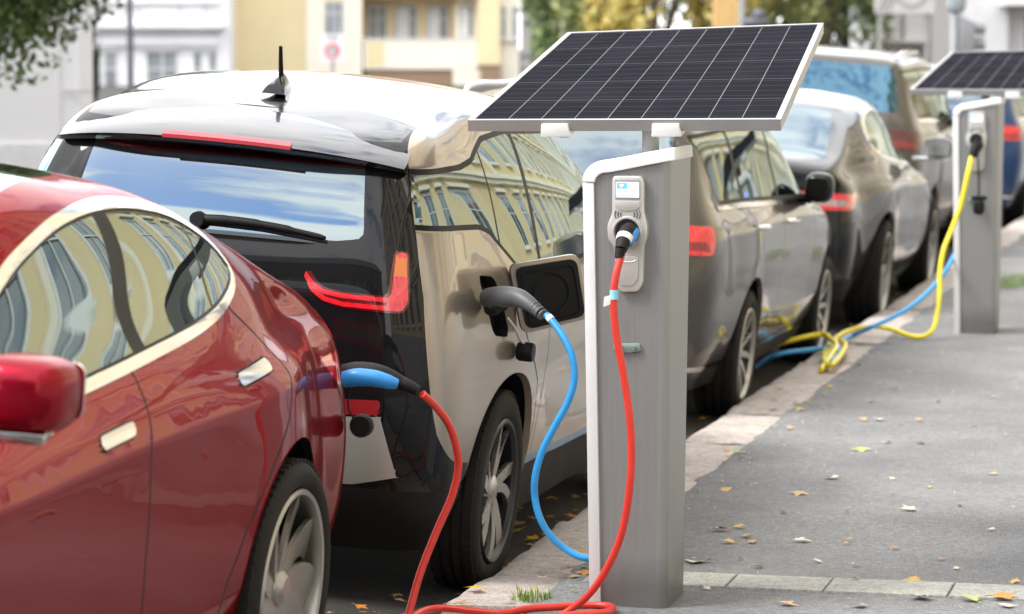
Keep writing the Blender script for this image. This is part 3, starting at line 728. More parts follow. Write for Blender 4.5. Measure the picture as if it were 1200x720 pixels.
# ---------------- fastback saloon (two of them)
def build_fastback(M,P,label,lamp=True,mirror_chrome=True,kind='red'):
    root=thing('fastback_saloon',label,'car',M=M,group='cars parked along the kerb')
    S=Surf(tesla_rows(),14,10,8)
    S.region('glass_roof',poly(XY,[(.50,-.38),(.60,-.45),(.74,-.505),(1.11,-.566),(1.30,-.592),(1.46,-.585),(1.58,-.52),(1.64,0),(1.58,.52),(1.46,.585),(1.30,.592),(1.11,.566),(.74,.505),(.60,.45),(.50,.38),(.46,0)]),lambda C,Nc:C[:,2]>1.38)
    S.region('windscreen',poly(YZ,[(-.70,1.0),(-.66,1.12),(-.57,1.32),(-.52,1.44),(.52,1.44),(.57,1.32),(.66,1.12),(.70,1.0)]),lambda C,Nc:(C[:,0]>1.45)&(Nc[:,0]>.18),['body'])
    S.region('rear_window',poly(YZ,rpoly([(-.60,1.13),(-.50,1.40),(0,1.455),(.50,1.40),(.60,1.13),(0,1.105)],.05,4)),lambda C,Nc:(C[:,0]<.55)&(Nc[:,0]<-.1),['body'])
    for s in (-1,1):
        d=spline([(2.15,1.0),(1.80,1.012),(1.40,1.033),(.915,1.067),(.493,1.101),(.265,1.139),(.115,1.195),(.105,1.235),(.17,1.30),(.35,1.375),(.60,1.416),(.895,1.425),(1.156,1.40),(1.385,1.342),(1.52,1.29),(1.76,1.18),(2.02,1.07)],6,True)
        dl=lambda V,d=d: seg_sdf(XZ(V),d)
        S.region('window_chrome',dl,side(s,.4),['body'],off=-.004)
        S.region('window_seal',dl,side(s,.4),['window_chrome'],off=.020)
        S.region('side_window',dl,side(s,.4),['window_seal'],off=.027)
        S.seam([(.855,1.46),(.905,1.33),(.965,1.20),(.955,1.0)],XZ,.085,sidec(s,.4),['side_window'],'window_seal')
        S.seam([(.34,1.42),(.355,1.30),(.37,1.14),(.37,1.05)],XZ,.014,sidec(s,.4),['side_window'],'window_seal')
        S.seam([(1.98,1.12),(1.94,1.0)],XZ,.03,sidec(s,.4),['side_window'],'window_seal')
        S.seam([(1.08,1.06),(1.10,.95),(1.125,.86),(1.13,.62),(1.10,.40),(1.08,.28)],XZ,.010,sidec(s),['body'])
        rd=[(.255,1.13),(.12,1.05),(.02,.94),(.10,.84),(.207,.759),(.40,.60),(.517,.45),(.54,.30)]
        S.seam(rd,XZ,.010,sidec(s),['body'])
        S.seam([(2.12,1.0),(2.20,.86),(2.20,.6),(2.14,.30)],XZ,.010,sidec(s),['body'])
        S.region('rear_door',poly(XZ,rd+[(1.08,.30),(1.10,.40),(1.13,.62),(1.125,.86),(1.10,.95),(1.08,1.10)]),side(s),['body'])
        S.region('front_door',poly(XZ,[(1.08,1.10),(1.10,.95),(1.125,.86),(1.13,.62),(1.10,.40),(1.08,.30),(2.14,.30),(2.20,.6),(2.20,.86),(2.12,1.05)]),side(s),['body'])
        for nm,x0,x1,zz in (('rear_door',.165,.445,.985),('front_door',1.205,1.42,.937)):
            q=rpoly([(x0,zz+.017),(x1,zz+.017-(x1-x0)*.06),(x1,zz-.015-(x1-x0)*.06),(x0,zz-.016)],.014,4)
            hf=lambda V,q=q: seg_sdf(XZ(V),q)
            S.region('panel_gap',hf,side(s),[nm],off=-.005); S.region('handle_'+nm,hf,side(s),['panel_gap'])
        S.region('sill',poly(XZ,[(.3,.27),(2.7,.27),(2.7,.1),(.3,.1)]),side(s),['body','rear_door','front_door'])
        S.region('tail_light',poly(XZ,rpoly([(-1.3,.915),(-.64,.91),(-.72,.86),(-.80,.815),(-1.3,.79)],.015,3)),lambda C,Nc:(C[:,1]*s>.36)&(C[:,0]<-.5),['body'])
        S.region('reversing_light',poly(XZ,[(-1.3,.875),(-.92,.87),(-.90,.835),(-1.3,.825)]),lambda C,Nc:(C[:,1]*s>.42)&(C[:,0]<-.5),['tail_light'])
    S.seam([(-.80,1.05),(-.78,.85),(-.80,.72),(-1.2,.70)],XZ,.007,lambda C:(np.abs(C[:,1])>.2)&(C[:,0]<-.5),['body'])
    S.region('lower_diffuser',lambda V:V[:,2]-.36,lambda C,Nc:(C[:,0]<-.62),['body'])
    S.region('front_grille',poly(YZ,rpoly([(-.45,.62),(.45,.62),(.36,.52),(-.36,.52)],.04)),lambda C,Nc:C[:,0]>3.4,['body'])
    for s in (-1,1):
        S.region('headlight',poly(YZ,rpoly([(s*.55,.66),(s*.84,.80),(s*.90,.74),(s*.62,.62)],.03)),lambda C,Nc:C[:,0]>3.0,['body'])
    for s in (-1,1): S.fair(['side_window','window_seal'],1,lambda C,s=s:C[:,1]*s>0,2,.8)
    for s in (-1,1): S.crease([(3.2,.85),(2.045,.862),(1.75,.862),(1.105,.886),(.376,.905),(-.5,.93)],.16,.10,s); S.crease([(2.9,.33),(1.5,.36),(.45,.40)],.14,.07,s)
    arches(S,root,(0,2.96),.37,.40,.24,P,.5)
    ln=mat('roof_glass',(.02,.022,.024),.05,coat=1,var=.1)
    S.build('body','body',P,root,also=('panel_gap',GAP)); S.build('glass_roof','glass_roof',ln,root)
    S.build('windscreen','windscreen',GLASS,root); S.build('rear_window','rear_window',GLASS_REAR,root)
    
    for s in (-1,1): S.build('window_chrome','window_chrome',CHROME,root,cond=(lambda C,s=s:C[:,1]*s>0),off=.004,wall=.010)
    
    for s in (-1,1): S.build('window_seal','window_seal',BLACK,root,cond=(lambda C,s=s:C[:,1]*s>0))
    
    pass; 
    for s in (-1,1): S.build('sill','sill',BLACK,root,cond=(lambda C,s=s:C[:,1]*s>0))
    S.build('lower_diffuser','lower_diffuser',PLASTIC,root)
    S.build('front_grille','front_grille',BLACK,root)
    HD=CHROME
    for s in (-1,1):
        sc=lambda C,s=s:C[:,1]*s>0
        tl=S.build('tail_light','tail_light',REDLENS,root,cond=sc)
        S.build('reversing_light','reversing_light',CLEARLENS,tl,cond=sc)
        S.build('headlight','headlight',CLEARLENS,root,cond=sc)
        for nm,xr,hx in (('rear_door',(-.2,.93),(.165,.445)),('front_door',(.93,2.6),(1.205,1.42))):
            d=S.build(nm,nm,P,root,cond=sc)
            S.build('side_window','side_window',GLASS,d,cond=lambda C,s=s,xr=xr:(C[:,1]*s>0)&(C[:,0]>xr[0])&(C[:,0]<=xr[1]))
            S.build('handle_'+nm,'door_handle',HD,d,cond=sc,off=.003,wall=.006)
        m=MB(); c=(2.16,s*1.045,1.135)
        superell(m,c,(.095,.100,.078),3.4,36,20); mo=m.build('wing_mirror',P,root,smooth=60)
        g=MB(); g.prism(rpoly([(-.09,-.055),(.09,-.06),(.09,.06),(-.09,.06)],.03,4),(2.07,s*1.045,1.135),(0,1,0),(0,0,1),(-.006,0,0)); g.build('mirror_glass',CHROME,mo)
        a=MB(); a.add([(2.24,s*.86,1.035),(2.11,s*.86,1.035),(2.11,s*1.09,1.044),(2.24,s*1.12,1.044),(2.24,s*.86,1.058),(2.11,s*.86,1.058),(2.11,s*1.09,1.066),(2.24,s*1.12,1.066)],[(0,3,2,1),(4,5,6,7),(0,1,5,4),(1,2,6,5),(2,3,7,6),(3,0,4,7)])
        a.build('mirror_arm',CHROME,mo,bevel=.006)
    for ax in (0,2.96):
        for s in (-1,1): wheel(root,(ax,s*.865,.355),.355,.275,.245,s,'tesla',.25 if ax==0 else .6)
    interior(root,-.3,2.4,.72,.35,.60,.96,(1.2,.25))
    belly(root,tesla_rows(),.2)
    return root
def build_estate(M,P,label,name='estate_car',k=1.03,lamp=None,roofm=None,group='cars parked along the kerb',rw=None):
    root=thing(name,label,'car',M=M,group=group)
    S=Surf(passat_rows(k),13,9,8); 
    z=lambda a:a*k/1.03
    S.region('rear_window',poly(YZ,rpoly([(-.66,z(1.14)),(-.60,z(1.36)),(-.54,z(1.46)),(.54,z(1.46)),(.60,z(1.36)),(.66,z(1.14))],.06,4)),lambda C,Nc:(C[:,0]<-.5)&(Nc[:,0]<-.2))
    S.region('windscreen',poly(YZ,[(-.70,z(1.05)),(-.52,z(1.46)),(.52,z(1.46)),(.70,z(1.05))]),lambda C,Nc:(C[:,0]>1.2)&(Nc[:,0]>.15),['body'])
    S.region('a_pillar',poly(XZ,[(1.15,z(1.45)),(1.5,z(1.475)),(2.35,z(1.10)),(2.2,z(1.02)),(2.12,z(1.03)),(1.82,z(1.22)),(1.42,z(1.41))]),lambda C,Nc:np.abs(C[:,1])>.42,['body','windscreen'])
    for s in (-1,1):
        d=rpoly([(-.70,z(1.43)),(-.62,z(1.105)),(-.1,z(1.10)),(1.3,z(1.055)),(2.12,z(1.03)),(1.82,z(1.22)),(1.42,z(1.41)),(.742,z(1.452)),(-.081,z(1.452))],[.05,.05,0,0,.02,.2,.2,.2,.2],4)
        dl=lambda V,d=d: seg_sdf(XZ(V),d)
        S.region('window_seal',dl,side(s,.4),['body']); S.region('side_window',dl,side(s,.4),['window_seal'],off=.018)
        S.seam([(-.02,z(1.5)),(-.05,z(1.05))],XZ,.06,sidec(s,.4),['side_window'],'window_seal')
        S.seam([(.98,z(1.5)),(.90,z(1.02))],XZ,.07,sidec(s,.4),['side_window'],'window_seal')
        S.region('belt_chrome',poly(XZ,[(-.70,z(1.10)),(-.1,z(1.094)),(1.3,z(1.049)),(2.15,z(1.024)),(2.15,z(1.005)),(1.3,z(1.027)),(-.1,z(1.070)),(-.70,z(1.080))]),side(s),['body'])
        S.seam([(-.05,z(1.07)),(.05,z(.98)),(.28,z(.74)),(.42,.45),(.40,.3)],XZ,.010,sidec(s),['body'])
        S.seam([(.90,z(1.06)),(.93,z(.9)),(.93,.5),(.90,.3)],XZ,.010,sidec(s),['body'])
        S.seam([(2.02,z(1.02)),(2.06,z(.8)),(2.02,.3)],XZ,.010,sidec(s),['body'])
        S.region('rear_door',poly(XZ,[(-.05,z(1.07)),(.05,z(.98)),(.28,z(.74)),(.42,.45),(.40,.3),(.90,.3),(.93,.5),(.93,z(.9)),(.90,z(1.06))]),side(s),['body'])
        S.region('front_door',poly(XZ,[(.90,z(1.06)),(.93,z(.9)),(.93,.5),(.90,.3),(2.02,.3),(2.06,z(.8)),(2.02,z(1.02))]),side(s),['body'])
        S.region('side_trim',poly(XZ,[(-1.3,.345),(-.3,.325),(2.5,.31),(2.5,.285),(-.3,.30),(-1.3,.318)]),lambda C,Nc:np.abs(C[:,1])>-1,['body','rear_door','front_door'])
        S.region('sill',lambda V:V[:,2]-.29,lambda C,Nc:(C[:,1]*s>.4)&(C[:,0]>-.3),['body','rear_door','front_door'])
        S.region('tail_light',poly(XZ,rpoly([(-1.3,z(1.02)),(-.90,z(1.018)),(-.955,z(.885)),(-1.3,z(.875))],.02,3)),lambda C,Nc:(C[:,1]*s>.50)&(C[:,0]<-.5),['body'])
        S.region('lamp_band',poly(XZ,[(-1.3,z(.945)),(-.99,z(.945)),(-.975,z(.905)),(-1.3,z(.90))]),lambda C,Nc:(C[:,1]*s>.5)&(C[:,0]<-.5),['tail_light'])
        S.region('headlight',poly(YZ,rpoly([(s*.5,.66),(s*.84,.72),(s*.88,.62),(s*.5,.58)],.03)),lambda C,Nc:C[:,0]>3.0,['body'])
    for s in (-1,1): S.fair(['side_window','window_seal'],1,lambda C,s=s:C[:,1]*s>0,2,.8)
    for s in (-1,1): S.crease([(3.2,z(.90)),(1.5,z(.945)),(.4,z(.965)),(-1.0,z(.965))],.16,.09,s); S.crease([(2.6,.44),(.4,.47)],.14,.07,s)
    arches(S,root,(0,2.79),.335,.385,.22,P,.5)
    for s in (-1,1): S.build('a_pillar','a_pillar',BLACK,root,cond=lambda C,s=s:C[:,1]*s>0)
    S.build('body','body',P,root,also=('panel_gap',GAP)); S.build('windscreen','windscreen',GLASS,root); S.build('rear_window','rear_window',rw or GLASS_REAR,root)
    
    for s in (-1,1): S.build('window_seal','window_seal',BLACK,root,cond=(lambda C,s=s:C[:,1]*s>0))
    pass; 
    for s in (-1,1): S.build('sill','sill',PLASTIC,root,cond=(lambda C,s=s:C[:,1]*s>0))
    
    
    for s in (-1,1): S.build('belt_chrome','belt_chrome',CHROME,root,cond=(lambda C,s=s:C[:,1]*s>0),off=.004)
    
    for s in (-1,1): S.build('side_trim','side_trim',CHROME,root,cond=(lambda C,s=s:C[:,1]*s>0),off=.003)
    
    for s in (-1,1):
        sc=lambda C,s=s:C[:,1]*s>0
        tl=S.build('tail_light','tail_light',lamp or REDLENS,root,cond=sc,off=.004); S.build('lamp_band','lamp_band',REFLECT,tl,cond=sc,off=.005); S.build('headlight','headlight',CLEARLENS,root,cond=sc)
        for nm,xr,hx in (('rear_door',(-2,.94),(.06,.24)),('front_door',(.94,2.6),(1.06,1.24))):
            d=S.build(nm,nm,P,root,cond=sc)
            S.build('side_window','side_window',GLASS,d,cond=lambda C,s=s,xr=xr:(C[:,1]*s>0)&(C[:,0]>xr[0])&(C[:,0]<=xr[1]))
            h=MB(); yy=.905; zz=z(.965 if nm=='rear_door' else .945)
            h.tube(spline([(hx[0],s*(yy-.02),zz),(hx[0]+.03,s*(yy+.015),zz+.002),(hx[1]-.03,s*(yy+.015),zz),(hx[1],s*(yy-.02),zz-.002)],5),.014,8); h.build('door_handle',CHROME,d,smooth=60)
        m=MB(); superell(m,(1.80,s*.94,z(1.10)),(.08,.082,.085),2.8); mo=m.build('wing_mirror',GLOSSBLACK,root,smooth=60)
        g=MB(); g.prism(rpoly([(-.055,-.055),(.055,-.055),(.055,.055),(-.055,.055)],.03,4),(1.718,s*.94,z(1.10)),(0,1,0),(0,0,1),(-.006,0,0)); g.build('mirror_glass',UNDER,mo)
        a=MB(); a.tube([(1.86,s*.80,z(1.03)),(1.83,s*.88,z(1.03)),(1.80,s*.93,z(1.06))],.03,10); a.build('mirror_arm',BLACK,mo,smooth=60)
        r=MB(); r.tube(spline([(-.5,s*.56,1.475*k-.01),(-.42,s*.565,1.50*k),(.3,s*.575,1.508*k),(1.0,s*.555,1.498*k),(1.12,s*.54,1.47*k-.01)],6),.014,8); r.build('roof_rail',CHROME,root,smooth=60)
    for ax in (0,2.79):
        for s in (-1,1): wheel(root,(ax,s*.795,.325),.325,.238,.225,s,'pas',.1 if ax==0 else .5)
    interior(root,-.6,2.2,.68,.35,.62,1.0,(1.0,.1))
    belly(root,passat_rows(k),.2)
    return root
# ------------------------------------------------------------------ charging stations
STEELS=mat('charger_side',(.42,.41,.37),.4,.5,var=.04,vscale=3)
ALU=mat('charger_frame',(.66,.67,.68),.4,.1,var=.03)
WHITE=mat('white_plastic',(.74,.75,.74),.32,var=.03)
SILV=mat('silver_plastic',(.56,.55,.52),.30,.45,var=.04)
PFRAME=mat('panel_frame',(.33,.33,.325),.35,.5,var=.04)
CAPW=mat('cap_white',(.86,.87,.87),.35,var=.03)
INK=mat('grey_print',(.10,.10,.11),.5)
def brushed(name,c):
    m,t,o=nt(name); b=N(t,'ShaderNodeBsdfPrincipled'); tc=t.nodes.new('ShaderNodeTexCoord')
    mp=t.nodes.new('ShaderNodeMapping'); mp.inputs['Scale'].default_value=(90,90,1.2); t.links.new(tc.outputs['Object'],mp.inputs['Vector'])
    n=noise(t,3,5,.6,vec=mp.outputs[0]); n2=noise(t,2.2,5,.6); c=np.array(c)
    r=ramp(t,n.outputs['Fac'],[(.3,tuple(c*.93)),(.7,tuple(c*1.06))])
    # splash dirt near the foot
    sx=t.nodes.new('ShaderNodeSeparateXYZ'); t.links.new(tc.outputs['Object'],sx.inputs[0])
    ad=t.nodes.new('ShaderNodeMath'); ad.operation='MULTIPLY_ADD'; t.links.new(n2.outputs['Fac'],ad.inputs[0]); ad.inputs[1].default_value=-.16; t.links.new(sx.outputs['Z'],ad.inputs[2])
    rd=ramp(t,ad.outputs[0],[(0.0,.62),(.10,1.0)])
    mm=t.nodes.new('ShaderNodeMix'); mm.data_type='RGBA'; mm.blend_type='MULTIPLY'; mm.inputs[0].default_value=1; t.links.new(r.outputs[0],mm.inputs[6]); t.links.new(rd.outputs[0],mm.inputs[7])
    t.links.new(mm.outputs[2],b.inputs['Base Color']); b.inputs['Metallic'].default_value=.45
    rr=ramp(t,n.outputs['Fac'],[(.3,.30),(.7,.42)]); t.links.new(rr.outputs[0],b.inputs['Roughness'])
    t.links.new(b.outputs[0],o.inputs['Surface']); MATS[name]=m; return m
def panel_mat():
    m,t,o=nt('solar_cells'); b=N(t,'ShaderNodeBsdfDiffuse')
    tc=t.nodes.new('ShaderNodeTexCoord'); sp=t.nodes.new('ShaderNodeSeparateXYZ'); t.links.new(tc.outputs['UV'],sp.inputs[0])
    def math_(op,a,bv,c=None):
        n=t.nodes.new('ShaderNodeMath'); n.operation=op
        for i,q in enumerate((a,bv)):
            if q is None: continue
            if isinstance(q,(int,float)): n.inputs[i].default_value=q
            else: t.links.new(q,n.inputs[i])
        return n.outputs[0]
    def lines(src,k,w):
        f=math_('FRACT',math_('MULTIPLY',src,k),0); d=math_('ABSOLUTE',math_('SUBTRACT',f,.5),0)
        return math_('GREATER_THAN',d,.5-w)
    col=lines(sp.outputs['X'],9,.010); rowl=lines(sp.outputs['Y'],5,.010)
    bus=lines(math_('ADD',sp.outputs['Y'],.02),20,.035)
    n=noise(t,3,2,coord='UV')
    base=ramp(t,n.outputs['Fac'],[(.3,(.006,.0062,.011)),(.7,(.011,.0105,.016))])
    # cell to cell tone
    vx=math_('FLOOR',math_('MULTIPLY',sp.outputs['X'],9),0); vy=math_('FLOOR',math_('MULTIPLY',sp.outputs['Y'],5),0)
    cmb=t.nodes.new('ShaderNodeCombineXYZ'); t.links.new(vx,cmb.inputs[0]); t.links.new(vy,cmb.inputs[1])
    wn=t.nodes.new('ShaderNodeTexWhiteNoise'); t.links.new(cmb.outputs[0],wn.inputs['Vector'])
    hs=t.nodes.new('ShaderNodeHueSaturation'); t.links.new(base.outputs[0],hs.inputs['Color']); t.links.new(math_('ADD',math_('MULTIPLY',wn.outputs[0],.5),.75),hs.inputs['Value'])
    def mixc(fac,a,c,k=1):
        x=t.nodes.new('ShaderNodeMix'); x.data_type='RGBA'; t.links.new(math_('MULTIPLY',fac,k),x.inputs[0]); t.links.new(a,x.inputs[6]); x.inputs[7].default_value=(*c,1); return x.outputs[2]
    c1=mixc(bus,hs.outputs[0],(.05,.055,.07),.45); c2=mixc(rowl,c1,(.10,.105,.12),.6); c3=mixc(col,c2,(.22,.23,.24))
    t.links.new(c3,b.inputs['Color']); g=N(t,'ShaderNodeBsdfGlossy'); g.inputs['Roughness'].default_value=.12
    ms=t.nodes.new('ShaderNodeMixShader'); ms.inputs[0].default_value=.012; t.links.new(b.outputs[0],ms.inputs[1]); t.links.new(g.outputs[0],ms.inputs[2])   # anti-reflective cover glass
    t.links.new(ms.outputs[0],o.inputs['Surface']); return m
STEEL=brushed('charger_grey',(.285,.288,.29))
CELLS=panel_mat()
def charger(label,base,scale=1.0,full=True,panel=None,cat='charging station'):
    """built in world axes round the reference point of the first station, then moved"""
    ref=np.array([-1.93,9.62,0.0])
    root=thing('charging_station',label,cat,tuple(base),group='charging stations on the pavement')
    L=lambda X,Y,Z:(X-ref[0],Y-ref[1],Z)
    mb=MB()
    # grey housing: plan with rounded front right edge; sloping top; tapering towards the foot
    plan=[(-2.069,9.622)]+[(-1.868,9.622)]+[(-1.868+.034*math.sin(a),9.656-.034*math.cos(a)) for a in np.linspace(0,math.pi/2,9)[1:]]+[(-1.834,9.905),(-2.069,9.905)]
    zt=lambda X: 1.413+(X+1.95)*.19
    bot=[L(x,y,0.004) for x,y in plan]; topp=[]
    for x,y in plan:
        xt=x+((.004 if y<9.8 else .018) if x>-2.0 else -.012)*1.0
        topp.append(L(xt,y,zt(xt)-.012))
    n=len(plan)
    mb.add(bot+topp,[tuple(range(n))[::-1],tuple(range(n,2*n))]+[(i,(i+1)%n,n+(i+1)%n,n+i) for i in range(n)])
    mb.build('housing',STEEL,root,smooth=35)
    # white frame strip on the left and cap along the sloping top
    def strip(path,w,y0,y1):
        s=MB(); P=[np.array(p) for p in path]; k=len(P); v=[]
        for i,p in enumerate(P):
            t=P[min(i+1,k-1)]-P[max(i-1,0)]; t=t/np.linalg.norm(t); nrm=np.array([t[1],-t[0]])
            q=p+nrm*w
            v+=[L(p[0],y0,p[1]),L(q[0],y0,q[1]),L(q[0],y1,q[1]),L(p[0],y1,p[1])]
        f=[]
        for i in range(k-1):
            for j in range(4): f.append((i*4+j,i*4+(j+1)%4,(i+1)*4+(j+1)%4,(i+1)*4+j))
        f+=[(0,1,2,3),((k-1)*4+3,(k-1)*4+2,(k-1)*4+1,(k-1)*4)]
        return s.add(v,f)
    strip([(-2.079,.003),(-2.1042,1.340)],.036,9.612,9.915).build('frame_strip',ALU,root,bevel=.004)
    zc_=zt(-2.03)+.014
    corner=[(-2.1043,1.3435)]+[(-2.1043+.078-.078*math.cos(a),1.3435+(zc_-1.3435)*math.sin(a)) for a in np.linspace(.15,math.pi/2,9)]
    corner+= [(-1.975,zt(-1.98)+.014),(-1.90,zt(-1.90)+.014),(-1.83,zt(-1.83)+.014),(-1.813,zt(-1.813)+.012)]
    strip(corner,.040,9.608,9.92).build('top_cap',CAPW,root,bevel=.006)
    pos=lambda px,py: (-1.947+(px-741)*.00262, 1.331-(py-218)*.002665)
    def plate(pts,r,y0,y1,m,name,par,bev=.003):
        q=MB(); q.prism(rpoly([pos(*p) for p in pts],r,4),L(0,y0,0),(1,0,0),(0,0,1),(0,y1-y0,0)); return q.build(name,m,par,bevel=bev)
    out=[(719,206),(754,206),(757,215),(757,248),(761,262),(761,276),(757,288),(756,330),(750,341),(728,342),(723,332),(721,290),(713,280),(712,264),(718,250),(718,214)]
    pl=plate(out,.012,9.624,9.597,SILV,'display_unit',root,.006)
    if full:
        plate([(722,211),(752,211),(752,233),(722,233)],.003,9.597,9.5955,mat('screen_bezel',(.25,.26,.28),.2,coat=1),'screen_bezel',pl,0)
        plate([(723,213),(751,213),(751,231),(723,231)],.002,9.5955,9.5945,mat('screen_lit',(.62,.66,.70),.2,emit=(.74,.80,.9),es=.28,var=.05,vscale=120),'screen',pl,0)
        plate([(724,214),(737,214),(737,221),(724,221)],.001,9.5945,9.594,mat('screen_blue',(.05,.15,.7),.2,emit=(.1,.28,1),es=.8),'screen_icon_panel',pl,0)
        ic=MB(); x,z=pos(730,217.5)
        ic.prism([(x-.006,z+.004),(x+.006,z+.004),(x,z-.005)],L(0,9.594,0),(1,0,0),(0,0,1),(0,-.0006,0)); ic.build('screen_icon',mat('screen_white',(.9,.9,.95),.3,emit=(.9,.95,1),es=.8),pl)
        for i in range(2):
            for j in range(3):
                x,y=726+j*9,224+i*4.2
                plate([(x-2.8,y-1.1),(x+3.6,y-1.1),(x+3.6,y+1.1),(x-2.8,y+1.1)],0,9.5945,9.5941,mat('screen_grey',(.45,.48,.52),.3,emit=(.5,.55,.6),es=.15),'screen_field',pl,0)
        plate([(722,235),(752,235),(752,242),(747,246),(737,247),(727,246),(722,242)],.004,9.597,9.5945,mat('card_reader',(.50,.49,.47),.3,.3,var=.05),'card_reader',pl,.002)
        for s_ in (-1,1):
            a=MB()
            for k in range(3):
                c=pos(737,251); r=.022+.009*k
                a.tube([L(c[0]+s_*(r*math.cos(q)),9.5955,c[1]+r*math.sin(q)*.75) for q in np.linspace(-.42,.42,7)],.0016,6)
            a.build('contactless_mark',INK,pl,smooth=60)
    cx,cz=pos(737,271)
    rg=MB(); rg.lathe([(.036,0),(.046,0),(.049,-.006),(.046,-.013),(.041,-.013),(.036,-.004)],o=L(cx,9.600,cz),axis='Y',seg=40,closed=True); rg.build('socket_ring',SILV,pl,smooth=40)
    sk=MB(); sk.lathe([(0,.002),(.037,.002),(.037,-.004),(0,-.004)],o=L(cx,9.598,cz),axis='Y',seg=32); sk.build('socket',mat('socket_dark',(.012,.02,.03),.3),pl,smooth=30)
    plate([(724,300),(750,300),(750,324),(744,334),(730,334),(724,324)],.01,9.597,9.594,SILV,'lower_cover',pl,.002)
    q=MB(); a=[L(*(lambda p:(p[0],9.594,p[1]))(pos(737+11*math.cos(t),303+3.5*math.sin(t)))) for t in np.linspace(0,math.pi,9)]; q.tube(a,.002,6); q.build('cover_lip',ALU,pl,smooth=60)
    # lock lever
    LK=mat('zinc_latch',(.36,.47,.46),.35,.7)
    lk=plate([(719,403),(751,402),(752,411),(740,413),(731,413),(719,410)],.002,9.622,9.612,LK,'lock_latch',root,.002)
    q=MB(); x,z=pos(727,407); q.lathe([(0,-.012),(.008,-.012),(.010,0)],o=L(x,9.612,z),axis='Y',seg=16); q.build('lock_bolt',LK,lk,smooth=30); q=MB(); x,z=pos(744,407); q.lathe([(0,-.010),(.006,-.010),(.007,0)],o=L(x,9.612,z),axis='Y',seg=16); q.build('lock_bolt',LK,lk,smooth=30)
    # dark side socket at the back for the second outlet
    b=MB(); b.lathe([(0,.02),(.05,.02),(.055,0),(0,0)],o=L(-1.95,9.915,1.17),axis='Y',seg=28); b.build('rear_socket',PLASTIC,root,smooth=35)
        # mast, solar panel
    ma=MB(); px=-1.925; fy=panel[0][1]; MZ=panel[0][2]+(9.80-fy)/(panel[3][1]-fy)*(panel[3][2]-panel[0][2])-.035
    ma.lathe([(.027,1.36),(.027,MZ)],o=L(px,9.80,0),seg=24); ma.build('panel_mast',WHITE,root,smooth=40)
    A=[np.array(L(*p)) for p in panel]      # front-left, front-right, back-right, back-left (top face)
    nrm=np.cross(A[1]-A[0],A[3]-A[0]); nrm/=np.linalg.norm(nrm)
    inset=[]
    cen=sum(A)/4; w=.018
    for i in range(4):
        a,b_,c=A[i-1],A[i],A[(i+1)%4]
        u=(a-b_)/np.linalg.norm(a-b_); v=(c-b_)/np.linalg.norm(c-b_); s_=np.linalg.norm(np.cross(u,v)); inset.append(b_+(u+v)*w/s_)
    fm=MB(); th=.036; v=[p for p in A]+inset+[p-nrm*.004 for p in inset]+[p-nrm*th for p in A]
    f=[]
    for i in range(4):
        j=(i+1)%4; f+=[(i,j,4+j,4+i),(4+i,4+j,8+j,8+i),(j,i,12+i,12+j)]
    f.append((15,14,13,12))
    fm.add(v,f); fo=fm.build('solar_panel',PFRAME,root,recalc=True)
    nu_,nv_=27,20; q_=[p-nrm*.0035 for p in inset]; vv=[];uvs=[]
    for b_ in range(nv_+1):
        for a_ in range(nu_+1):
            u_,w_=a_/nu_,b_/nv_; vv.append(tuple((q_[0]*(1-u_)+q_[1]*u_)*(1-w_)+(q_[3]*(1-u_)+q_[2]*u_)*w_)); uvs.append((u_,w_))
    ff=[(b_*(nu_+1)+a_,b_*(nu_+1)+a_+1,(b_+1)*(nu_+1)+a_+1,(b_+1)*(nu_+1)+a_) for b_ in range(nv_) for a_ in range(nu_)]
    me=bpy.data.meshes.new('solar_cells'); me.from_pydata(vv,[],ff); uv=me.uv_layers.new(name='UVMap')
    for li,lp_ in enumerate(me.loops): uv.data[li].uv=uvs[lp_.vertex_index]
    me.materials.append(CELLS); co=bpy.data.objects.new('solar_cells',me); COL.objects.link(co); co.parent=fo
    if nrm[2]<0: co.data.flip_normals()
    fx=(A[1]-A[0])/np.linalg.norm(A[1]-A[0])
    dn=-nrm if nrm[2]>0 else nrm
    back=(A[3]-A[0])/np.linalg.norm(A[3]-A[0])
    for t in (.283,.638):
        c=A[0]+(A[1]-A[0])*t
        k=MB(); k.add([c+fx*a+dn*b_+back*d for d in (-.012,.10) for a,b_ in ((-.042,.012),(.042,.012),(.050,.052),(-.046,.052))],[(0,1,2,3),(7,6,5,4),(0,4,5,1),(1,5,6,2),(2,6,7,3),(3,7,4,0)])
        k.build('clamp',WHITE,fo,bevel=.003)
    for t in (.30,.62):
        c=A[0]+(A[1]-A[0])*t
        k=MB(); s0=c+dn*.037+back*.05; s1=c+(A[3]-A[0])*.92+dn*.037
        q=fx*.015; k.add([s0-q,s0+q,s1+q,s1-q]+[p+dn*.03 for p in (s0-q,s0+q,s1+q,s1-q)],[(0,1,2,3),(7,6,5,4),(0,4,5,1),(1,5,6,2),(2,6,7,3),(3,7,4,0)]); k.build('panel_rail',ALU,fo)
    return root
PANEL1=[atY(548,141,9.63),atY(915,140,9.63),atY(965,27,11.2),atY(665,38,11.2)]
CH1=charger('silver charging station in the foreground, a red cable hanging down its front',(-1.93,9.62,0),panel=PANEL1)
# second station, ten metres further
off=np.array([-1.755-(-1.93),19.36-9.62,0])
def shift(p): return tuple(np.array(p)-off)
PANEL2=[shift(atY(1066,105,19.35)),shift(atY(1256,106,19.35)),shift(atY(1281,57,20.9)),shift(atY(1115,61,20.9))]
CH2=charger('more distant charging station behind the yellow cable, its solar panel cut by the right edge',(-1.755,19.36,0),panel=PANEL2)
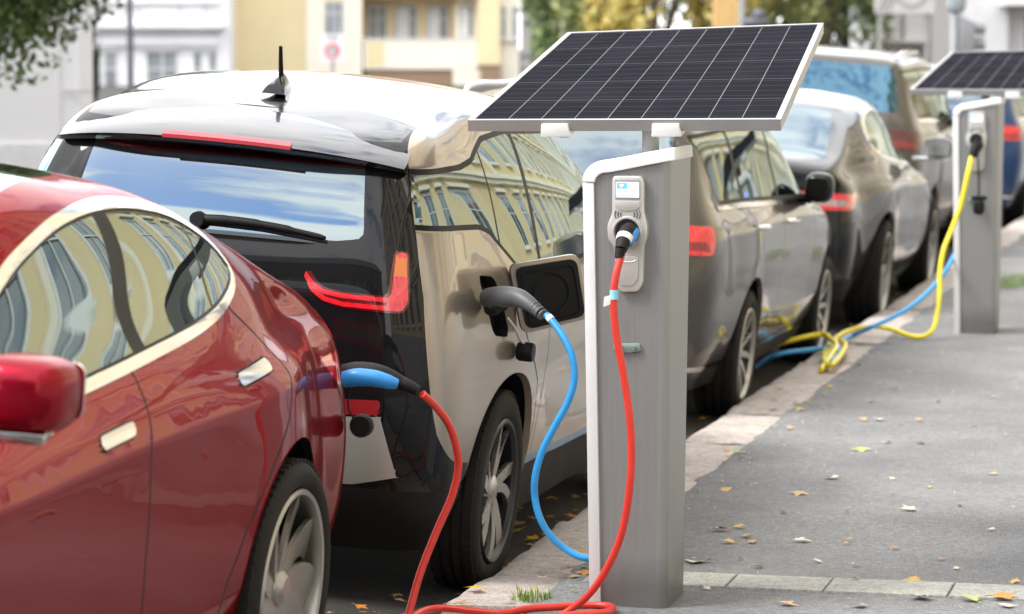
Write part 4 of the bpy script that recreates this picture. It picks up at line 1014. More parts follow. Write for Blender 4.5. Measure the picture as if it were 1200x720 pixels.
# the padlock-like cap that dangles below the second socket
cp_=MB(); 
zc=.62; 
c0=np.array([-1.755+1.93-1.947-.0,19.36+9.598-9.62,0])
dang=thing('socket_cap','black socket cap dangling on a thin cord from the distant charging station','socket cap',tuple(atY(1147,243,19.31)))
k=MB(); superell(k,(0,0,0),(.035,.02,.045),3); superell(k,(0,0,.055),(.05,.012,.014),3); k.build('cap',BLACK,dang,smooth=60)
k=MB(); k.tube([(0,0,.06),(-.002,.0,.2),(-.012,.01,.33)],.005,8); k.build('cord',BLACK,dang,smooth=60)

# ------------------------------------------------------------------ cables
def cablemat(n,c): return mat(n,c,.38,var=.06,vscale=30,coat=.15,coat_r=.2,bmp=.05,bscale=200)
REDC=cablemat('red_cable',(.62,.035,.022)); BLUEC=cablemat('blue_cable',(.03,.30,.68)); YELC=cablemat('yellow_cable',(.80,.66,.01)); BLUED=cablemat('blue_grip',(.02,.23,.60))
GREYC=mat('grey_grip',(.10,.105,.11),.5,var=.1)
def cable(name,label,pts,r,m,n=12):
    q=MB(); q.tube(spline(pts,n),r,14); o=q.build(name,m,None,smooth=60); return tag(o,label,'cable')
rp=[atY(728,300,9.47),atY(722,322,9.455),atY(719,350,9.45),atY(722,390,9.45),atY(731,440,9.45),atY(738,490,9.45),atY(740,530,9.45),atY(737,580,9.45),atY(727,630,9.46),atY(708,672,9.47),atY(690,697,9.48),atY(668,715,9.49),atY(640,731,9.46),
 (-2.30,9.12,.02),(-2.46,9.02,.018),(-2.54,9.15,.02),(-2.52,9.40,.018),atZ(585,719,.018),atZ(615,714,.018),atZ(650,711.5,.018),atZ(690,709.5,.018),atZ(713,710.5,.02),atZ(718,714,.022),atZ(706,718.5,.03),atZ(670,721,.03),(-2.22,9.25,.018),(-2.40,8.95,.016),(-2.60,8.95,.018),(-2.68,8.93,-.01),atY(474,735,9.0),atY(481,712,9.02),atY(493,670,9.05),atY(512,622,9.08),atY(530,580,9.1),atY(537,548,9.1),atY(535,525,9.08),atY(526,498,9.05),atY(510,476,9.0),atY(495,462,8.95)]
RC=cable('charging_cable','red charging cable looping on the kerb between the foreground charging station and the red car',rp,.0118,REDC,10)
def part_tube(name,pts,r,m,par,seg=16,n=8):
    q=MB(); sp_=spline(pts,n); rr=np.interp(np.linspace(0,1,len(sp_)),np.linspace(0,1,len(r)),r); q.tube(sp_,rr,seg); return q.build(name,m,par,smooth=60)
# connector in the red car
part_tube('connector_grip',[atY(404,441,8.93),atY(420,438,8.93),atY(440,439,8.93),atY(458,444,8.94),atY(470,449,8.945)],[.036,.036,.034,.031,.026,.022],PLASTIC,RC)
g=part_tube('grip_inlay',[atY(404,444,8.91),atY(420,442,8.905),atY(440,443.5,8.91),atY(455,447.5,8.92),atY(466,450,8.93)],[.026,.0275,.0265,.023,.016],BLUED,RC)
part_tube('cable_gland',[atY(466,447.5,8.945),atY(478,452,8.945),atY(490,458.5,8.95)],[.022,.019,.0155],BLACK,RC)
cc_=MB(); p0=np.array(atY(424,499,8.98)); cc_.lathe([(0,-.020),(.030,-.020),(.035,-.012),(.035,.012),(.030,.020),(.018,.022),(.016,.016),(0,.016)],o=p0,axis='Y',seg=28); cp2=cc_.build('connector_cap',BLACK,RC,smooth=35)
part_tube('cap_cord',[atY(411,452,8.96),atY(408,465,8.965),atY(409,480,8.97),atY(415,492,8.975)],[.003,.003,.003,.003],BLACK,cp2,8)
# plug in the station
part_tube('plug',[atY(738,270,9.60),atY(735,273,9.54),atY(731,282,9.50),atY(727.5,293,9.475)],[.025,.026,.023,.019],PLASTIC,RC)
part_tube('plug_inlay',[atY(742,272,9.595),atY(740,277,9.535),atY(737,286,9.50)],[.020,.020,.011],BLUED,RC)
part_tube('plug_band',[atY(732.7,278,9.513),atY(730.6,283.5,9.497)],[.0268,.0252],mat('white_label',(.75,.75,.74),.5),RC)
part_tube('plug_gland',[atY(727.5,292,9.475),atY(725.5,303,9.467)],[.0175,.0145],BLACK,RC)
part_tube('cable_tape',[atY(719.6,340,9.45),atY(719.6,351,9.45)],[.0134,.0134],mat('blue_tape',(.25,.60,.78),.45),RC)
tg_=MB(); a=[atY(716,346,9.44),atY(715,357,9.44),atY(707,360,9.435),atY(708,348,9.437)]
tg_.add(a+[(x,y+.0015,z) for x,y,z in a],[(0,1,2,3),(7,6,5,4),(0,4,5,1),(1,5,6,2),(2,6,7,3),(3,7,4,0)]); tg_.build('paper_tag',mat('paper',(.78,.78,.76),.7),RC)
bp=[atY(640,369,10.02),atY(650,380,10.0),atY(662,398,9.98),atY(671,420,9.97),atY(673,445,9.97),atY(666,470,9.97),atY(650,500,9.97),atY(635,530,9.97),atY(627,560,9.97),atY(627,585,9.98),atY(633,608,9.98),atY(645,628,9.99),atY(662,643,10.0),atY(685,654,10.0),(-2.00,10.06,.10),(-1.93,10.14,.05),(-1.98,10.22,.04),(-2.06,10.16,.06),(-2.115,10.04,.25),(-2.12,10.0,.36),(-2.08,10.02,.6),(-1.98,10.05,1.0),(-1.95,10.02,1.15)]
BC=cable('charging_cable','bright blue charging cable hanging from the beige car and running behind the foreground charging station',bp,.0118,BLUEC,9)
part_tube('rear_plug',[(-1.95,9.93,1.17),(-1.95,9.99,1.17),(-1.95,10.03,1.14)],[.03,.03,.016],PLASTIC,BC)
part_tube('connector_grip',[atY(573,350,10.20),atY(590,348,10.12),atY(606,349,10.08),atY(620,356,10.05),atY(632,366,10.03)],[.036,.036,.034,.030,.024,.019],GREYC,BC)
part_tube('connector_nose',[atY(577,362,10.22),atY(577,352,10.18),atY(590,358,10.13)],[.03,.03,.022],BLACK,BC)
gg=MB()
for t in (0,1,2,3):
    p=np.array(atY(626+t*3.2,360.5+t*2.7,10.04-.004*t)); d=np.array(atY(632,366,10.03))-np.array(atY(620,356,10.05)); d/=np.linalg.norm(d)
    gg.tube([p-d*.0025,p+d*.0025],.0235-.0012*t,14)
gg.build('grip_rib',GREYC,BC,smooth=40)
part_tube('cable_tape',[atY(643,371.5,10.015),atY(646.5,375.5,10.007)],[.0133,.0133],mat('white_label',(.75,.75,.74),.5),BC)
yp=[atY(1139,182,19.25),atY(1134,205,19.2),atY(1126,240,19.18),atY(1115,270,19.15),atY(1106,293,19.1),atY(1101.5,320,19.05),atY(1101,345,19.0),atY(1098,368,18.95),atY(1092,388,18.85),(lambda p:(p[0],p[1],.03))(atZ(1082,396.5,.02)),atZ(1066,393.5,.03),atZ(1045,386,.06),atZ(1020,383,.07),atZ(998,387,.05),atZ(980,396,.03),atZ(968,410,.03),atZ(966,424,.03),atZ(974,428,.05),atZ(986,415,.06),atZ(990,402,.06),atZ(982,399,.05),atZ(972,412,.04),atZ(964,430,.02),atZ(962,434,.02),atZ(972,420,.05),atZ(980,405,.08),atZ(972,397,.09),atZ(964,392,.10),(-2.75,17.9,.06),(-2.9,18.0,-.02)]
YC=cable('charging_cable','yellow charging cable curving from the distant charging station down to a tangle on the kerb',yp,.0150,YELC,8)
part_tube('plug',[atY(1146,170,19.33),atY(1143,174,19.27),atY(1139.5,184,19.245)],[.034,.033,.021],PLASTIC,YC)
b2=[(-1.74,19.80,.85),(-1.80,19.78,.74),atY(1118,300,19.4),atY(1108,318,19.2),atY(1092,338,19.0),atY(1072,356,18.8),atY(1048,371,18.6),atY(1020,384,18.4),atZ(1000,393,.04),atZ(982,402,.03),atZ(970,414,.025),atZ(964,424,.02),atZ(972,424,.04),atZ(984,412,.04),atZ(978,404,.05),atZ(966,408,.04),(-2.72,17.5,.03),(-2.85,17.7,-.06)]
B2=cable('charging_cable','second blue charging cable strung low behind the yellow one beside the distant charging station',b2,.0138,BLUEC,8)
# ------------------------------------------------------------------ ground
def asphalt(name,c,spk,bs=1.0):
    m,t,o=nt(name); b=N(t,'ShaderNodeBsdfPrincipled')
    n1=noise(t,170*bs,4,.8); n2=noise(t,1.1,7,.65); n3=noise(t,30,6,.75)
    r1=ramp(t,n1.outputs['Fac'],[(.32,tuple(np.array(c)*.55)),(.5,c),(.68,tuple(np.array(c)*spk))])
    r2=ramp(t,n2.outputs['Fac'],[(.3,.70),(.7,1.18)]); r3=ramp(t,n3.outputs['Fac'],[(.32,.74),(.68,1.2)])
    m1=t.nodes.new('ShaderNodeMix'); m1.data_type='RGBA'; m1.blend_type='MULTIPLY'; m1.inputs[0].default_value=1; t.links.new(r1.outputs[0],m1.inputs[6]); t.links.new(r2.outputs[0],m1.inputs[7])
    m2=t.nodes.new('ShaderNodeMix'); m2.data_type='RGBA'; m2.blend_type='MULTIPLY'; m2.inputs[0].default_value=1; t.links.new(m1.outputs[2],m2.inputs[6]); t.links.new(r3.outputs[0],m2.inputs[7])
    t.links.new(m2.outputs[2],b.inputs['Base Color']); b.inputs['Roughness'].default_value=.88; b.inputs['Specular IOR Level'].default_value=.3
    bump(t,n1.outputs['Fac'],.5,.006,b)
    t.links.new(b.outputs[0],o.inputs['Surface']); return m
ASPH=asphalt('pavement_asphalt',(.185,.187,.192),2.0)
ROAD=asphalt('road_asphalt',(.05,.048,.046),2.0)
def granite():
    m,t,o=nt('kerb_granite'); b=N(t,'ShaderNodeBsdfPrincipled')
    n1=noise(t,120,4,.75); n2=noise(t,2.5,5,.6); n3=noise(t,18,5,.65)
    r1=ramp(t,n1.outputs['Fac'],[(.3,(.25,.21,.195)),(.5,(.45,.40,.37)),(.68,(.60,.55,.52))])
    r2=ramp(t,n2.outputs['Fac'],[(.3,.78),(.7,1.12)]); r3=ramp(t,n3.outputs['Fac'],[(.34,.72),(.6,1.05)])
    a=None; cur=r1.outputs[0]
    for rr in (r2,r3):
        x=t.nodes.new('ShaderNodeMix'); x.data_type='RGBA'; x.blend_type='MULTIPLY'; x.inputs[0].default_value=1; t.links.new(cur,x.inputs[6]); t.links.new(rr.outputs[0],x.inputs[7]); cur=x.outputs[2]
    t.links.new(cur,b.inputs['Base Color']); b.inputs['Roughness'].default_value=.85
    bump(t,n3.outputs['Fac'],.35,.012,b)
    t.links.new(b.outputs[0],o.inputs['Surface']); return m
GRAN=granite(); CONC=asphalt('paver_concrete',(.38,.38,.35),1.25,.5)
from mathutils import noise as mnoise
def base_z(Y):
    q=min(max((10.2-Y)/2.0,0),1); return -.12+.06*q*q*(3-2*q)
def road_z(X,Y):
    d=max(-2.585-X,0); c=.079*d if d<2.2 else .174+.30*(1-math.exp(-(d-2.2)*.079/.30))
    return base_z(Y)+c
def sheet(name,xs,ys,zf,m):
    mb=MB(); nx,ny=len(xs),len(ys)
    mb.add([(x,y,zf(x,y)) for y in ys for x in xs],[(j*nx+i,j*nx+i+1,(j+1)*nx+i+1,(j+1)*nx+i) for j in range(ny-1) for i in range(nx-1)])
    o=mb.build(name,m,None,smooth=60,recalc=False); return struct(o)
ys=list(np.arange(-12,40,.5))+[45,55,70,95,140]
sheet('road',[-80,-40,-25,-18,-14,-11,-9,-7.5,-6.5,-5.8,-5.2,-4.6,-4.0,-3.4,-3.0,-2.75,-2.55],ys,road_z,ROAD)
sheet('ground',[-900,-300,-100,0,100,300,900],[-300,-100,0,100,300,900,1500],lambda x,y:-.6,ROAD)
# pavement with an uneven edge where the asphalt meets the kerb
def wav(y): return -2.275+.030*mnoise.noise(Vector((y*1.7,0,3)))+.018*mnoise.noise(Vector((y*7,1,5)))-.02*max(0,(y-14)/10)
ysf=list(np.arange(5,26,.06))+list(np.arange(26,60,.5))
xsn=[0,.04,.1,.2,.4,.7,1.0,1.5,2.0,3.0,4.5,6.6]
mb=MB(); nx=len(xsn)
mb.add([(wav(y)+x,y,(.0065 if x<.3 else .0045)+.004*mnoise.noise(Vector(((wav(y)+x)*1.2,y*1.2,0)))-(.010 if x==0 else 0)) for y in ysf for x in xsn],[(j*nx+i,j*nx+i+1,(j+1)*nx+i+1,(j+1)*nx+i) for j in range(len(ysf)-1) for i in range(nx-1)])
struct(mb.build('pavement',ASPH,None,smooth=60,recalc=False))
# kerb of rough granite blocks
mb=MB(); yj=[4.5,5.8,7.0,8.35,9.63,10.26,11.4,12.55,13.9,15.0,16.3,17.4,18.7,20.0,21.2,22.6,23.9,25.2,26.5,28,29.5,31,32.5,34,36,38,41,45,50,60]
for k,(y0,y1) in enumerate(zip(yj[:-1],yj[1:])):
    dz=random.uniform(-.006,.005); dx=random.uniform(-.014,.014); tl=random.uniform(-.008,.008)
    if y1<9.7: dz-=.022
    ny=max(6,int((y1-y0)/.07)) if y0<20 else 6
    prof=[(-.315,-.30),(-.315,-.05),(-.306,-.018),(-.285,-.004),(-.24,0),(-.18,.001),(-.12,.0015),(-.06,.001),(-.01,-.001),(.02,-.006),(.03,-.05)]
    v=[];f=[]
    for j in range(ny+1):
        t=j/ny; y=y0+.004+(y1-y0-.008)*t
        e=min(t,1-t)*(y1-y0); ed=-.012*max(0,1-e/.03)**2
        for i,(px_,pz) in enumerate(prof):
            q=Vector((px_*3,y*3,k*.7)); nz=.010*mnoise.noise(q*1.3)+.005*mnoise.noise(q*5)+.003*mnoise.noise(q*14); nx_=.016*mnoise.noise(q*1.1+Vector((9,0,0)))+.008*mnoise.noise(q*5+Vector((0,7,0)))
            v.append((-2.268+px_+dx+(nx_ if i<5 else 0),y,pz+dz+tl*(t-.5)*2+ed+(nz if i>1 else 0)))
    m_=len(prof)
    for j in range(ny):
        for i in range(m_-1): f.append((j*m_+i,(j+1)*m_+i,(j+1)*m_+i+1,j*m_+i+1))
    f+=[tuple(range(m_)),tuple(ny*m_+i for i in range(m_-1,-1,-1))]
    mb.add(v,f)
struct(mb.build('kerb',GRAN,None,smooth=50))
# strip of concrete pavers across the pavement
mb=MB(); x=-2.20
joints=[-2.20,-1.72,-1.40,-1.0,-.60,-.2,.2,.6,1.0,1.4,1.8]
for a,b_ in zip(joints[:-1],joints[1:]):
    z=.012+random.uniform(-.0015,.0015); mb.box((a+.004,10.035+random.uniform(-.004,.004),-.03),(b_-.004,10.29+random.uniform(-.004,.004),z))
struct(mb.build('paving_strip',CONC,None,bevel=.004))

# ------------------------------------------------------------------ fallen leaves, grass
LEAFM=[mat('leaf_gold',(.55,.33,.03),.6,var=.25,vscale=60),mat('leaf_tan',(.42,.29,.15),.7,var=.2,vscale=60),mat('leaf_pale',(.58,.53,.42),.7,var=.12,vscale=60),mat('leaf_green',(.30,.36,.10),.6,var=.2,vscale=60),mat('leaf_orange',(.50,.20,.02),.6,var=.25,vscale=60)]
LNAMES=['golden yellow','dry tan','bleached pale','yellowish green','rusty orange']
def leaf_mesh(seed):
    r=random.Random(seed); tips=[(-95,.42),(-50,.80),(0,1.0),(50,.80),(95,.42)]; pts=[]
    out=[(0,-.32)]
    for k,(a,l) in enumerate(tips[::-1]):
        q=math.radians(90-a+0) if False else math.radians(90+a*-1)
        for da,rr in ((-20,.52*l+.05),(-9,.75*l),(0,l),(9,.75*l),(20,.52*l+.05)):
            w=math.radians(90-a+da*-1); rr*=r.uniform(.88,1.1); out.append((math.cos(w)*rr,math.sin(w)*rr))
    out=[(0.03,-.30)]+sorted(out[1:],key=lambda p:(math.atan2(p[1],p[0])+math.pi/2)%(2*math.pi))+[(-.03,-.30)]
    cx=r.uniform(-.9,.9); cy=r.uniform(-.6,.6); c=(0,.12)
    z=lambda x,y:.22*cx*x*x+.18*cy*y*y+.10*abs(x)*r.uniform(.6,1.3)+.02
    ring1=[(p[0]*.55+c[0]*.45,p[1]*.55+c[1]*.45) for p in out]
    v=[(c[0],c[1],.02)]+[(x,y,z(x,y)) for x,y in ring1]+[(x,y,z(x,y)) for x,y in out]; n=len(out); f=[]
    for i in range(n):
        j=(i+1)%n; f.append((0,1+i,1+j)); f.append((1+i,1+n+i,1+n+j,1+j))
    mb=MB(); mb.add(v,f); mb.tube([(0,-.28,.03),(.03,-.5,.05),(.08,-.7,.03)],.018,4); return mb
LEAVES=[]
for k in range(5):
    for sd in range(2):
        o=leaf_mesh(k*10+sd).build('fallen_leaf',LEAFM[k],None,recalc=False); LEAVES.append((k,o))
used_leaf=set()
def put_leaf(x,y,z,k,s,where):
    cand=[o for kk,o in LEAVES if kk==k]; src=random.choice(cand)
    if src.name in used_leaf: o=src.copy(); COL.objects.link(o)
    else: o=src; used_leaf.add(src.name)
    o.location=(x,y,z); o.rotation_euler=(random.uniform(-.25,.25),random.uniform(-.25,.25),random.uniform(0,6.3)); o.scale=(s*random.uniform(.8,1.1),s,s*1.3)
    tag(o,f'{LNAMES[k]} fallen leaf lying {where}','leaf','fallen leaves')
PAVE='on the grey asphalt of the pavement'; KERB='on the granite kerb'; GUT='in the shaded gutter under the parked cars'
for (px,py,k,s) in [(938,577,1,.055),(978,560,2,.05),(1008,526,3,.052),(853,573,0,.035),(1068,597,2,.045),(1165,555,0,.028),(1089,570,0,.02),(1125,592,1,.022),(1047,577,1,.02),(848,620,1,.042),(863,617,0,.03),(875,628,4,.035),(884,634,1,.03),(857,635,0,.035),(814,659,2,.062),(935,633,2,.045),(993,632,1,.02),(1050,642,4,.022),(1104,655,4,.022),(1071,678,0,.042),(1078,699,2,.065),(1140,703,3,.05),(1170,701,4,.055),(1175,709,2,.04),(887,664,1,.025),(960,658,2,.024),(1003,662,1,.018),(918,707,1,.04),(1009,709,2,.04),(1076,519,1,.035),(1041,518,2,.03),(1030,491,2,.04),(1075,492,1,.03),(1013,492,1,.03),(1180,510,1,.02),(1140,500,0,.02),(1046,560,2,.02),(1020,470,2,.03),(1100,470,2,.025),(1165,465,2,.025),(1050,455,2,.025),(920,600,2,.018),(990,600,2,.016),(1160,620,2,.02),(1120,665,2,.02),(1005,680,1,.02),(947,680,1,.018),(1190,680,0,.03),(830,690,2,.02),(870,655,2,.018)]:
    s*=1.3; x,y,z=atZ(px,py,.012); put_leaf(x,y,.012 if not 10.03<y<10.3 else .018,k,s,PAVE)
for (px,py,k,s) in [(560,690,0,.055),(906,478,0,.06),(940,480,0,.05),(895,481,1,.05),(890,500,3,.035),(905,501,3,.04),(925,502,1,.04),(865,499,3,.03),(915,455,1,.05),(1003,428,1,.06),(670,666,1,.05),(690,672,4,.05),(684,648,0,.03),(676,676,1,.04),(535,709,1,.06),(515,712,2,.05),(700,664,1,.05)]:
    x,y,z=atZ(px,py,.012); put_leaf(x,y,.014,k,s,KERB)
for i in range(70):
    y=random.uniform(8.8,13.8); x=-2.62-abs(random.gauss(0,.16)); put_leaf(x,y,road_z(x,y)+.012+random.uniform(0,.02),random.choice([0,0,1,4,4]),random.uniform(.03,.055),GUT)
for i in range(34):
    y=random.uniform(9.0,9.62); x=-2.60-abs(random.gauss(0,.10)); put_leaf(x,y,road_z(x,y)+.02+random.uniform(0,.05),random.choice([0,0,1,4,4]),random.uniform(.035,.06),GUT)
for i in range(45):
    y=random.uniform(10.5,26); x=random.uniform(-2.2,-.2-(0)); put_leaf(x,y,.010,random.choice([1,2,2,1,0]),random.uniform(.010,.026),PAVE)
for i in range(48):
    y=random.choice([10.0,10.6,12.9,13.3,15.2,16.9,18.2])+random.gauss(0,.35); x=-2.27+random.gauss(0,.07); put_leaf(x,y,.014,random.choice([0,1,1,3,2]),random.uniform(.018,.04),KERB)
for i in range(26):
    y=random.uniform(13,24); x=-2.66-abs(random.gauss(0,.12)); put_leaf(x,y,road_z(x,y)+.015,random.choice([0,1,3,4]),random.uniform(.03,.05),GUT)
mb=MB()
for i in range(900):
    y=random.uniform(9.7,24); x=random.choice([random.uniform(-2.25,-.2),-2.25+abs(random.gauss(0,.10)),-2.25+abs(random.gauss(0,.35))]); a=random.uniform(0,6.28); r_=random.uniform(.002,.007); e=random.uniform(.5,1)
    if -2.09<x<-1.78 and 9.6<y<9.95: continue
    P_=[(x+r_*math.cos(a+q)*(e if k%2 else 1),y+r_*math.sin(a+q),.013+random.uniform(0,.004)) for k,q in enumerate((0,1.5,3.1,4.6))]; mb.add(P_,[(0,1,2,3)])
o=mb.build('leaf_crumbs',mat('leaf_crumb',(.50,.42,.30),.8,var=.4,vscale=9),None,recalc=False); o['kind']='stuff'; tag(o,'small pale crumbs of dry leaf and grit scattered over the pavement','debris')
for kk,o in LEAVES:
    if o.name not in used_leaf: bpy.data.objects.remove(o)
GRM=mat('grass_blade',(.16,.26,.04),.6,var=.3,vscale=40)
def grass(name,n,c,rx,ry,h,label=None,kind=None):
    mb=MB()
    for i in range(n):
        a=random.uniform(0,6.283); r=math.sqrt(random.random()); x,y=c[0]+rx*r*math.cos(a),c[1]+ry*r*math.sin(a)
        hh=h*random.uniform(.4,1.1); b=random.uniform(0,6.283); w=.0022*(1+h*3); lean=hh*random.uniform(.1,.7); d=(math.cos(b),math.sin(b)); q=(-d[1],d[0])
        P=[]
        for t in (0,.5,1):
            cx,cy,cz=x+d[0]*lean*t*t,y+d[1]*lean*t*t,c[2]+hh*t*(1-.2*t); ww=w*(1-t*.9); P+=[(cx-q[0]*ww,cy-q[1]*ww,cz),(cx+q[0]*ww,cy+q[1]*ww,cz)]
        mb.add(P,[(0,1,3,2),(2,3,5,4)])
    o=mb.build(name,GRM,None,recalc=False)
    if label: tag(o,label,'plant')
    if kind: o['kind']=kind; tag(o,'patch of short yellowish green grass beside the distant charging station','grass')
    return o
gx=atZ(622,703,0); grass('grass_tuft',110,(gx[0],gx[1],.0),.07,.05,.055,'small green grass tuft growing between the kerb and the asphalt')
gx=atZ(1186,332,0); grass('grass',900,(gx[0],gx[1],0),.16,.7,.045,kind='stuff')
# ------------------------------------------------------------------ buildings
def wallmat(n,c,v=.05): return mat(n,c,.85,var=v,vscale=.8,bmp=.15,bscale=30)
Y_=wallmat('yellow_stucco',(.76,.63,.38)); YD=wallmat('ochre_stucco',(.72,.58,.33)); CREAM=wallmat('cream_stucco',(.84,.78,.65)); WHITEW=wallmat('white_stucco',(.82,.815,.83)); GREYW=wallmat('grey_stucco',(.62,.61,.63)); SHADEW=wallmat('grey_shade_trim',(.52,.51,.53)); BROWN=wallmat('brown_wood',(.30,.20,.13)); PLINTH=wallmat('grey_plinth',(.42,.42,.40))
PANE=mat('window_pane',(.07,.10,.11),.05,coat=1,var=.3,vscale=1.5); PALEPANE=mat('pale_window_pane',(.24,.26,.28),.12,coat=.6,var=.3,vscale=1.2); FRAME=mat('window_frame',(.72,.72,.70),.5); CURT=mat('white_curtain',(.70,.70,.72),.9,var=.12,vscale=6)
def boxo(name,a,b,m,par,bevel=0):
    lo=tuple(min(p,q) for p,q in zip(a,b)); hi=tuple(max(p,q) for p,q in zip(a,b))
    q=MB(); q.box(lo,hi); return q.build(name,m,par,bevel=bevel)
def win(par,x0,x1,z0,z1,yf,mull=1,curtain=False,sill=True,frame=.06,pane=None):
    """a window on a facade whose outer face is y=yf, facing -y"""
    f=MB(); w=frame
    f.box((x0-w,yf-.05,z0-w),(x0,yf+.02,z1+w)); f.box((x1,yf-.05,z0-w),(x1+w,yf+.02,z1+w)); f.box((x0,yf-.05,z1),(x1,yf+.02,z1+w)); f.box((x0,yf-.05,z0-w),(x1,yf+.02,z0))
    for k in range(mull):
        xm=x0+(x1-x0)*(k+1)/(mull+1); f.box((xm-.025,yf-.045,z0),(xm+.025,yf+.01,z1))
    f.box((x0,yf-.043,z0+(z1-z0)*.66-.02),(x1,yf+.01,z0+(z1-z0)*.66+.02))
    fo=f.build('window',FRAME,par)
    boxo('pane',(x0,yf-.012,z0),(x1,yf+.008,z1),pane or PANE,fo)
    if curtain: boxo('curtain',(x0+.05,yf-.030,z0+.02),(x0+(x1-x0)*.66,yf-.016,z1-.05),CURT,fo)
    if sill: boxo('sill',(x0-.1,yf-.14,z0-w-.06),(x1+.1,yf-.01,z0-w-.003),FRAME,fo)
    return fo
K=3700/110.0
wx=lambda px,D=110.: (px-600)*D/3700
wz=lambda py,D=110.: CAM_H+(52-py)*D/3700
# cream and yellow apartment house behind the hatchback
D=110.; o3=far(0,D)
yb=thing('apartment_house','cream and yellow apartment house with a balcony, behind the roofs of the parked cars','building',(o3[0],o3[1],0),TH)
zb=-1.6; zt=11.5
boxo('wall',(wx(274),0,zb),(wx(425),9,zt),Y_,yb)
boxo('wall_band',(wx(360),-.12,zb),(wx(382),-.003,zt),CREAM,yb); boxo('wall_band',(wx(403.5),-.12,zb),(wx(425),-.003,zt),CREAM,yb); boxo('wall_band',(wx(382),-.10,wz(42)-1.9),(wx(403.5),-.003,wz(46)),CREAM,yb)
win(yb,wx(383),wx(402),wz(42),wz(3),-.01,2,pane=PALEPANE)
win(yb,wx(300),wx(322),wz(-75),wz(-35),-.01,1,pane=PALEPANE)
boxo('wall',(wx(425.3),1.6,zb),(wx(560),9,zt),YD,yb)
boxo('balcony',(wx(427),-.1,wz(81)),(wx(560),1.58,wz(46.5)),CREAM,yb)
boxo('balcony_rail',(wx(426.5),-.14,wz(46.3)),(wx(560.5),-.02,wz(45)),WHITEW,yb)
boxo('balcony_panel',(wx(430),-.115,wz(78)),(wx(451),-.103,wz(49)),Y_,yb)
boxo('balcony_roof',(wx(427),-.1,wz(-8)),(wx(560),1.58,wz(-1)),BROWN,yb)
boxo('upper_balcony',(wx(427),-.1,wz(-60)),(wx(560),1.58,wz(-22)),CREAM,yb)
for a,b_,c in ((431,451,0),(462,487,1),(500,523,1)): win(yb,wx(a),wx(b_),wz(52),wz(7),1.59,1,bool(c),False,pane=PALEPANE)
boxo('garage',(wx(429),-.02,wz(112)),(wx(531),1.4,wz(82)),BROWN,yb); boxo('wall',(wx(531),-.12,zb),(wx(563),1.55,wz(81.5)),CREAM,yb)
boxo('wall',(wx(533),.6,wz(46)),(wx(560),1.55,zt),CREAM,yb); win(yb,wx(539),wx(554),wz(43),wz(7),.59,0,True,True,.03,pane=PALEPANE)
boxo('pilaster',(wx(560.3),-.35,wz(76)),(wx(586),3,zt),Y_,yb)
boxo('doorway',(wx(563),-.30,zb),(wx(587),2.9,wz(76.3)),BROWN,yb)
boxo('wall',(wx(586.3),0,zb),(wx(608),9,zt),CREAM,yb)
for a,b_ in ((588,592.5),(601,606)): win(yb,wx(a),wx(b_),wz(45),wz(8),-.01,0,False,True,.03,pane=PALEPANE)
rf=MB(); rf.add([(wx(270),-.6,zt),(wx(612),-.6,zt),(wx(612),9.6,zt),(wx(270),9.6,zt),(wx(285),4.5,zt+3),(wx(598),4.5,zt+3)],[(0,1,5,4),(2,3,4,5),(1,2,5),(3,0,4),(3,2,1,0)]); rf.build('roof',mat('roof_tiles',(.32,.14,.09),.8),yb)
# grey house right of it
gb=thing('grey_house','narrow pale grey house beside the yellow apartment house','building',(*far(0,112)[:2],0),TH)
boxo('wall',(wx(611,112),0,zb),(wx(652,112),8,10.5),mat('pale_grey_wall',(.62,.62,.64),.85),gb); 
for y_ in (61,77): boxo('ledge',(wx(609,112),-.12,wz(y_+3,112)),(wx(654,112),-.003,wz(y_,112)),SHADEW,gb)
boxo('lamp',(wx(626,112),-.3,wz(36,112)),(wx(631,112),-.003,wz(20,112)),SHADEW,gb)
win(gb,wx(622,112),wx(640,112),wz(-60,112),wz(-15,112),-.01,pane=PALEPANE)
rf=MB(); rf.add([(wx(608,112),-.3,10.5),(wx(655,112),-.3,10.5),(wx(655,112),8.3,10.5),(wx(608,112),8.3,10.5),(wx(632,112),4,12.5)],[(0,1,4),(1,2,4),(2,3,4),(3,0,4),(3,2,1,0)]); rf.build('roof',mat('slate_roof',(.12,.12,.13),.7),gb)
# white villa with cornice
wb=thing('white_villa','white stuccoed villa with grey cornices and narrow windows at the far left','building',(*far(0,108)[:2],0),TH)
W=108.
boxo('wall',(wx(100,W),0,zb),(wx(271.5,W),9,12),WHITEW,wb)
for a,b_ in ((98,117),(257,271.5)): boxo('pilaster',(wx(a,W),-.15,zb),(wx(b_,W),-.003,12),wallmat('bright_stucco',(.66,.655,.665)),wb)
boxo('cornice',(wx(115,W),-.42,wz(33,W)),(wx(264,W),-.003,wz(29.5,W)),WHITEW,wb); boxo('cornice',(wx(117,W),-.28,wz(38,W)),(wx(260,W),-.003,wz(33.2,W)),SHADEW,wb)  # lower band: grey shading of the cornice put into its colour
boxo('cornice',(wx(118,W),-.2,wz(54,W)),(wx(259,W),-.003,wz(50,W)),GREYW,wb)
boxo('string_course',(wx(118,W),-.2,wz(5,W)),(wx(258,W),-.003,wz(2.5,W)),GREYW,wb)
for a in (120,142,162,210,240): boxo('panel_moulding',(wx(a,W),-.1,wz(27,W)),(wx(a+3,W),-.003,wz(5.3,W)),GREYW,wb)
for a,b_ in ((125,138),(174,191),(193,208),(229,236),(247,254)): win(wb,wx(a,W),wx(b_,W),wz(118,W),wz(62,W),-.01,0,False,False,.07,pane=PALEPANE)
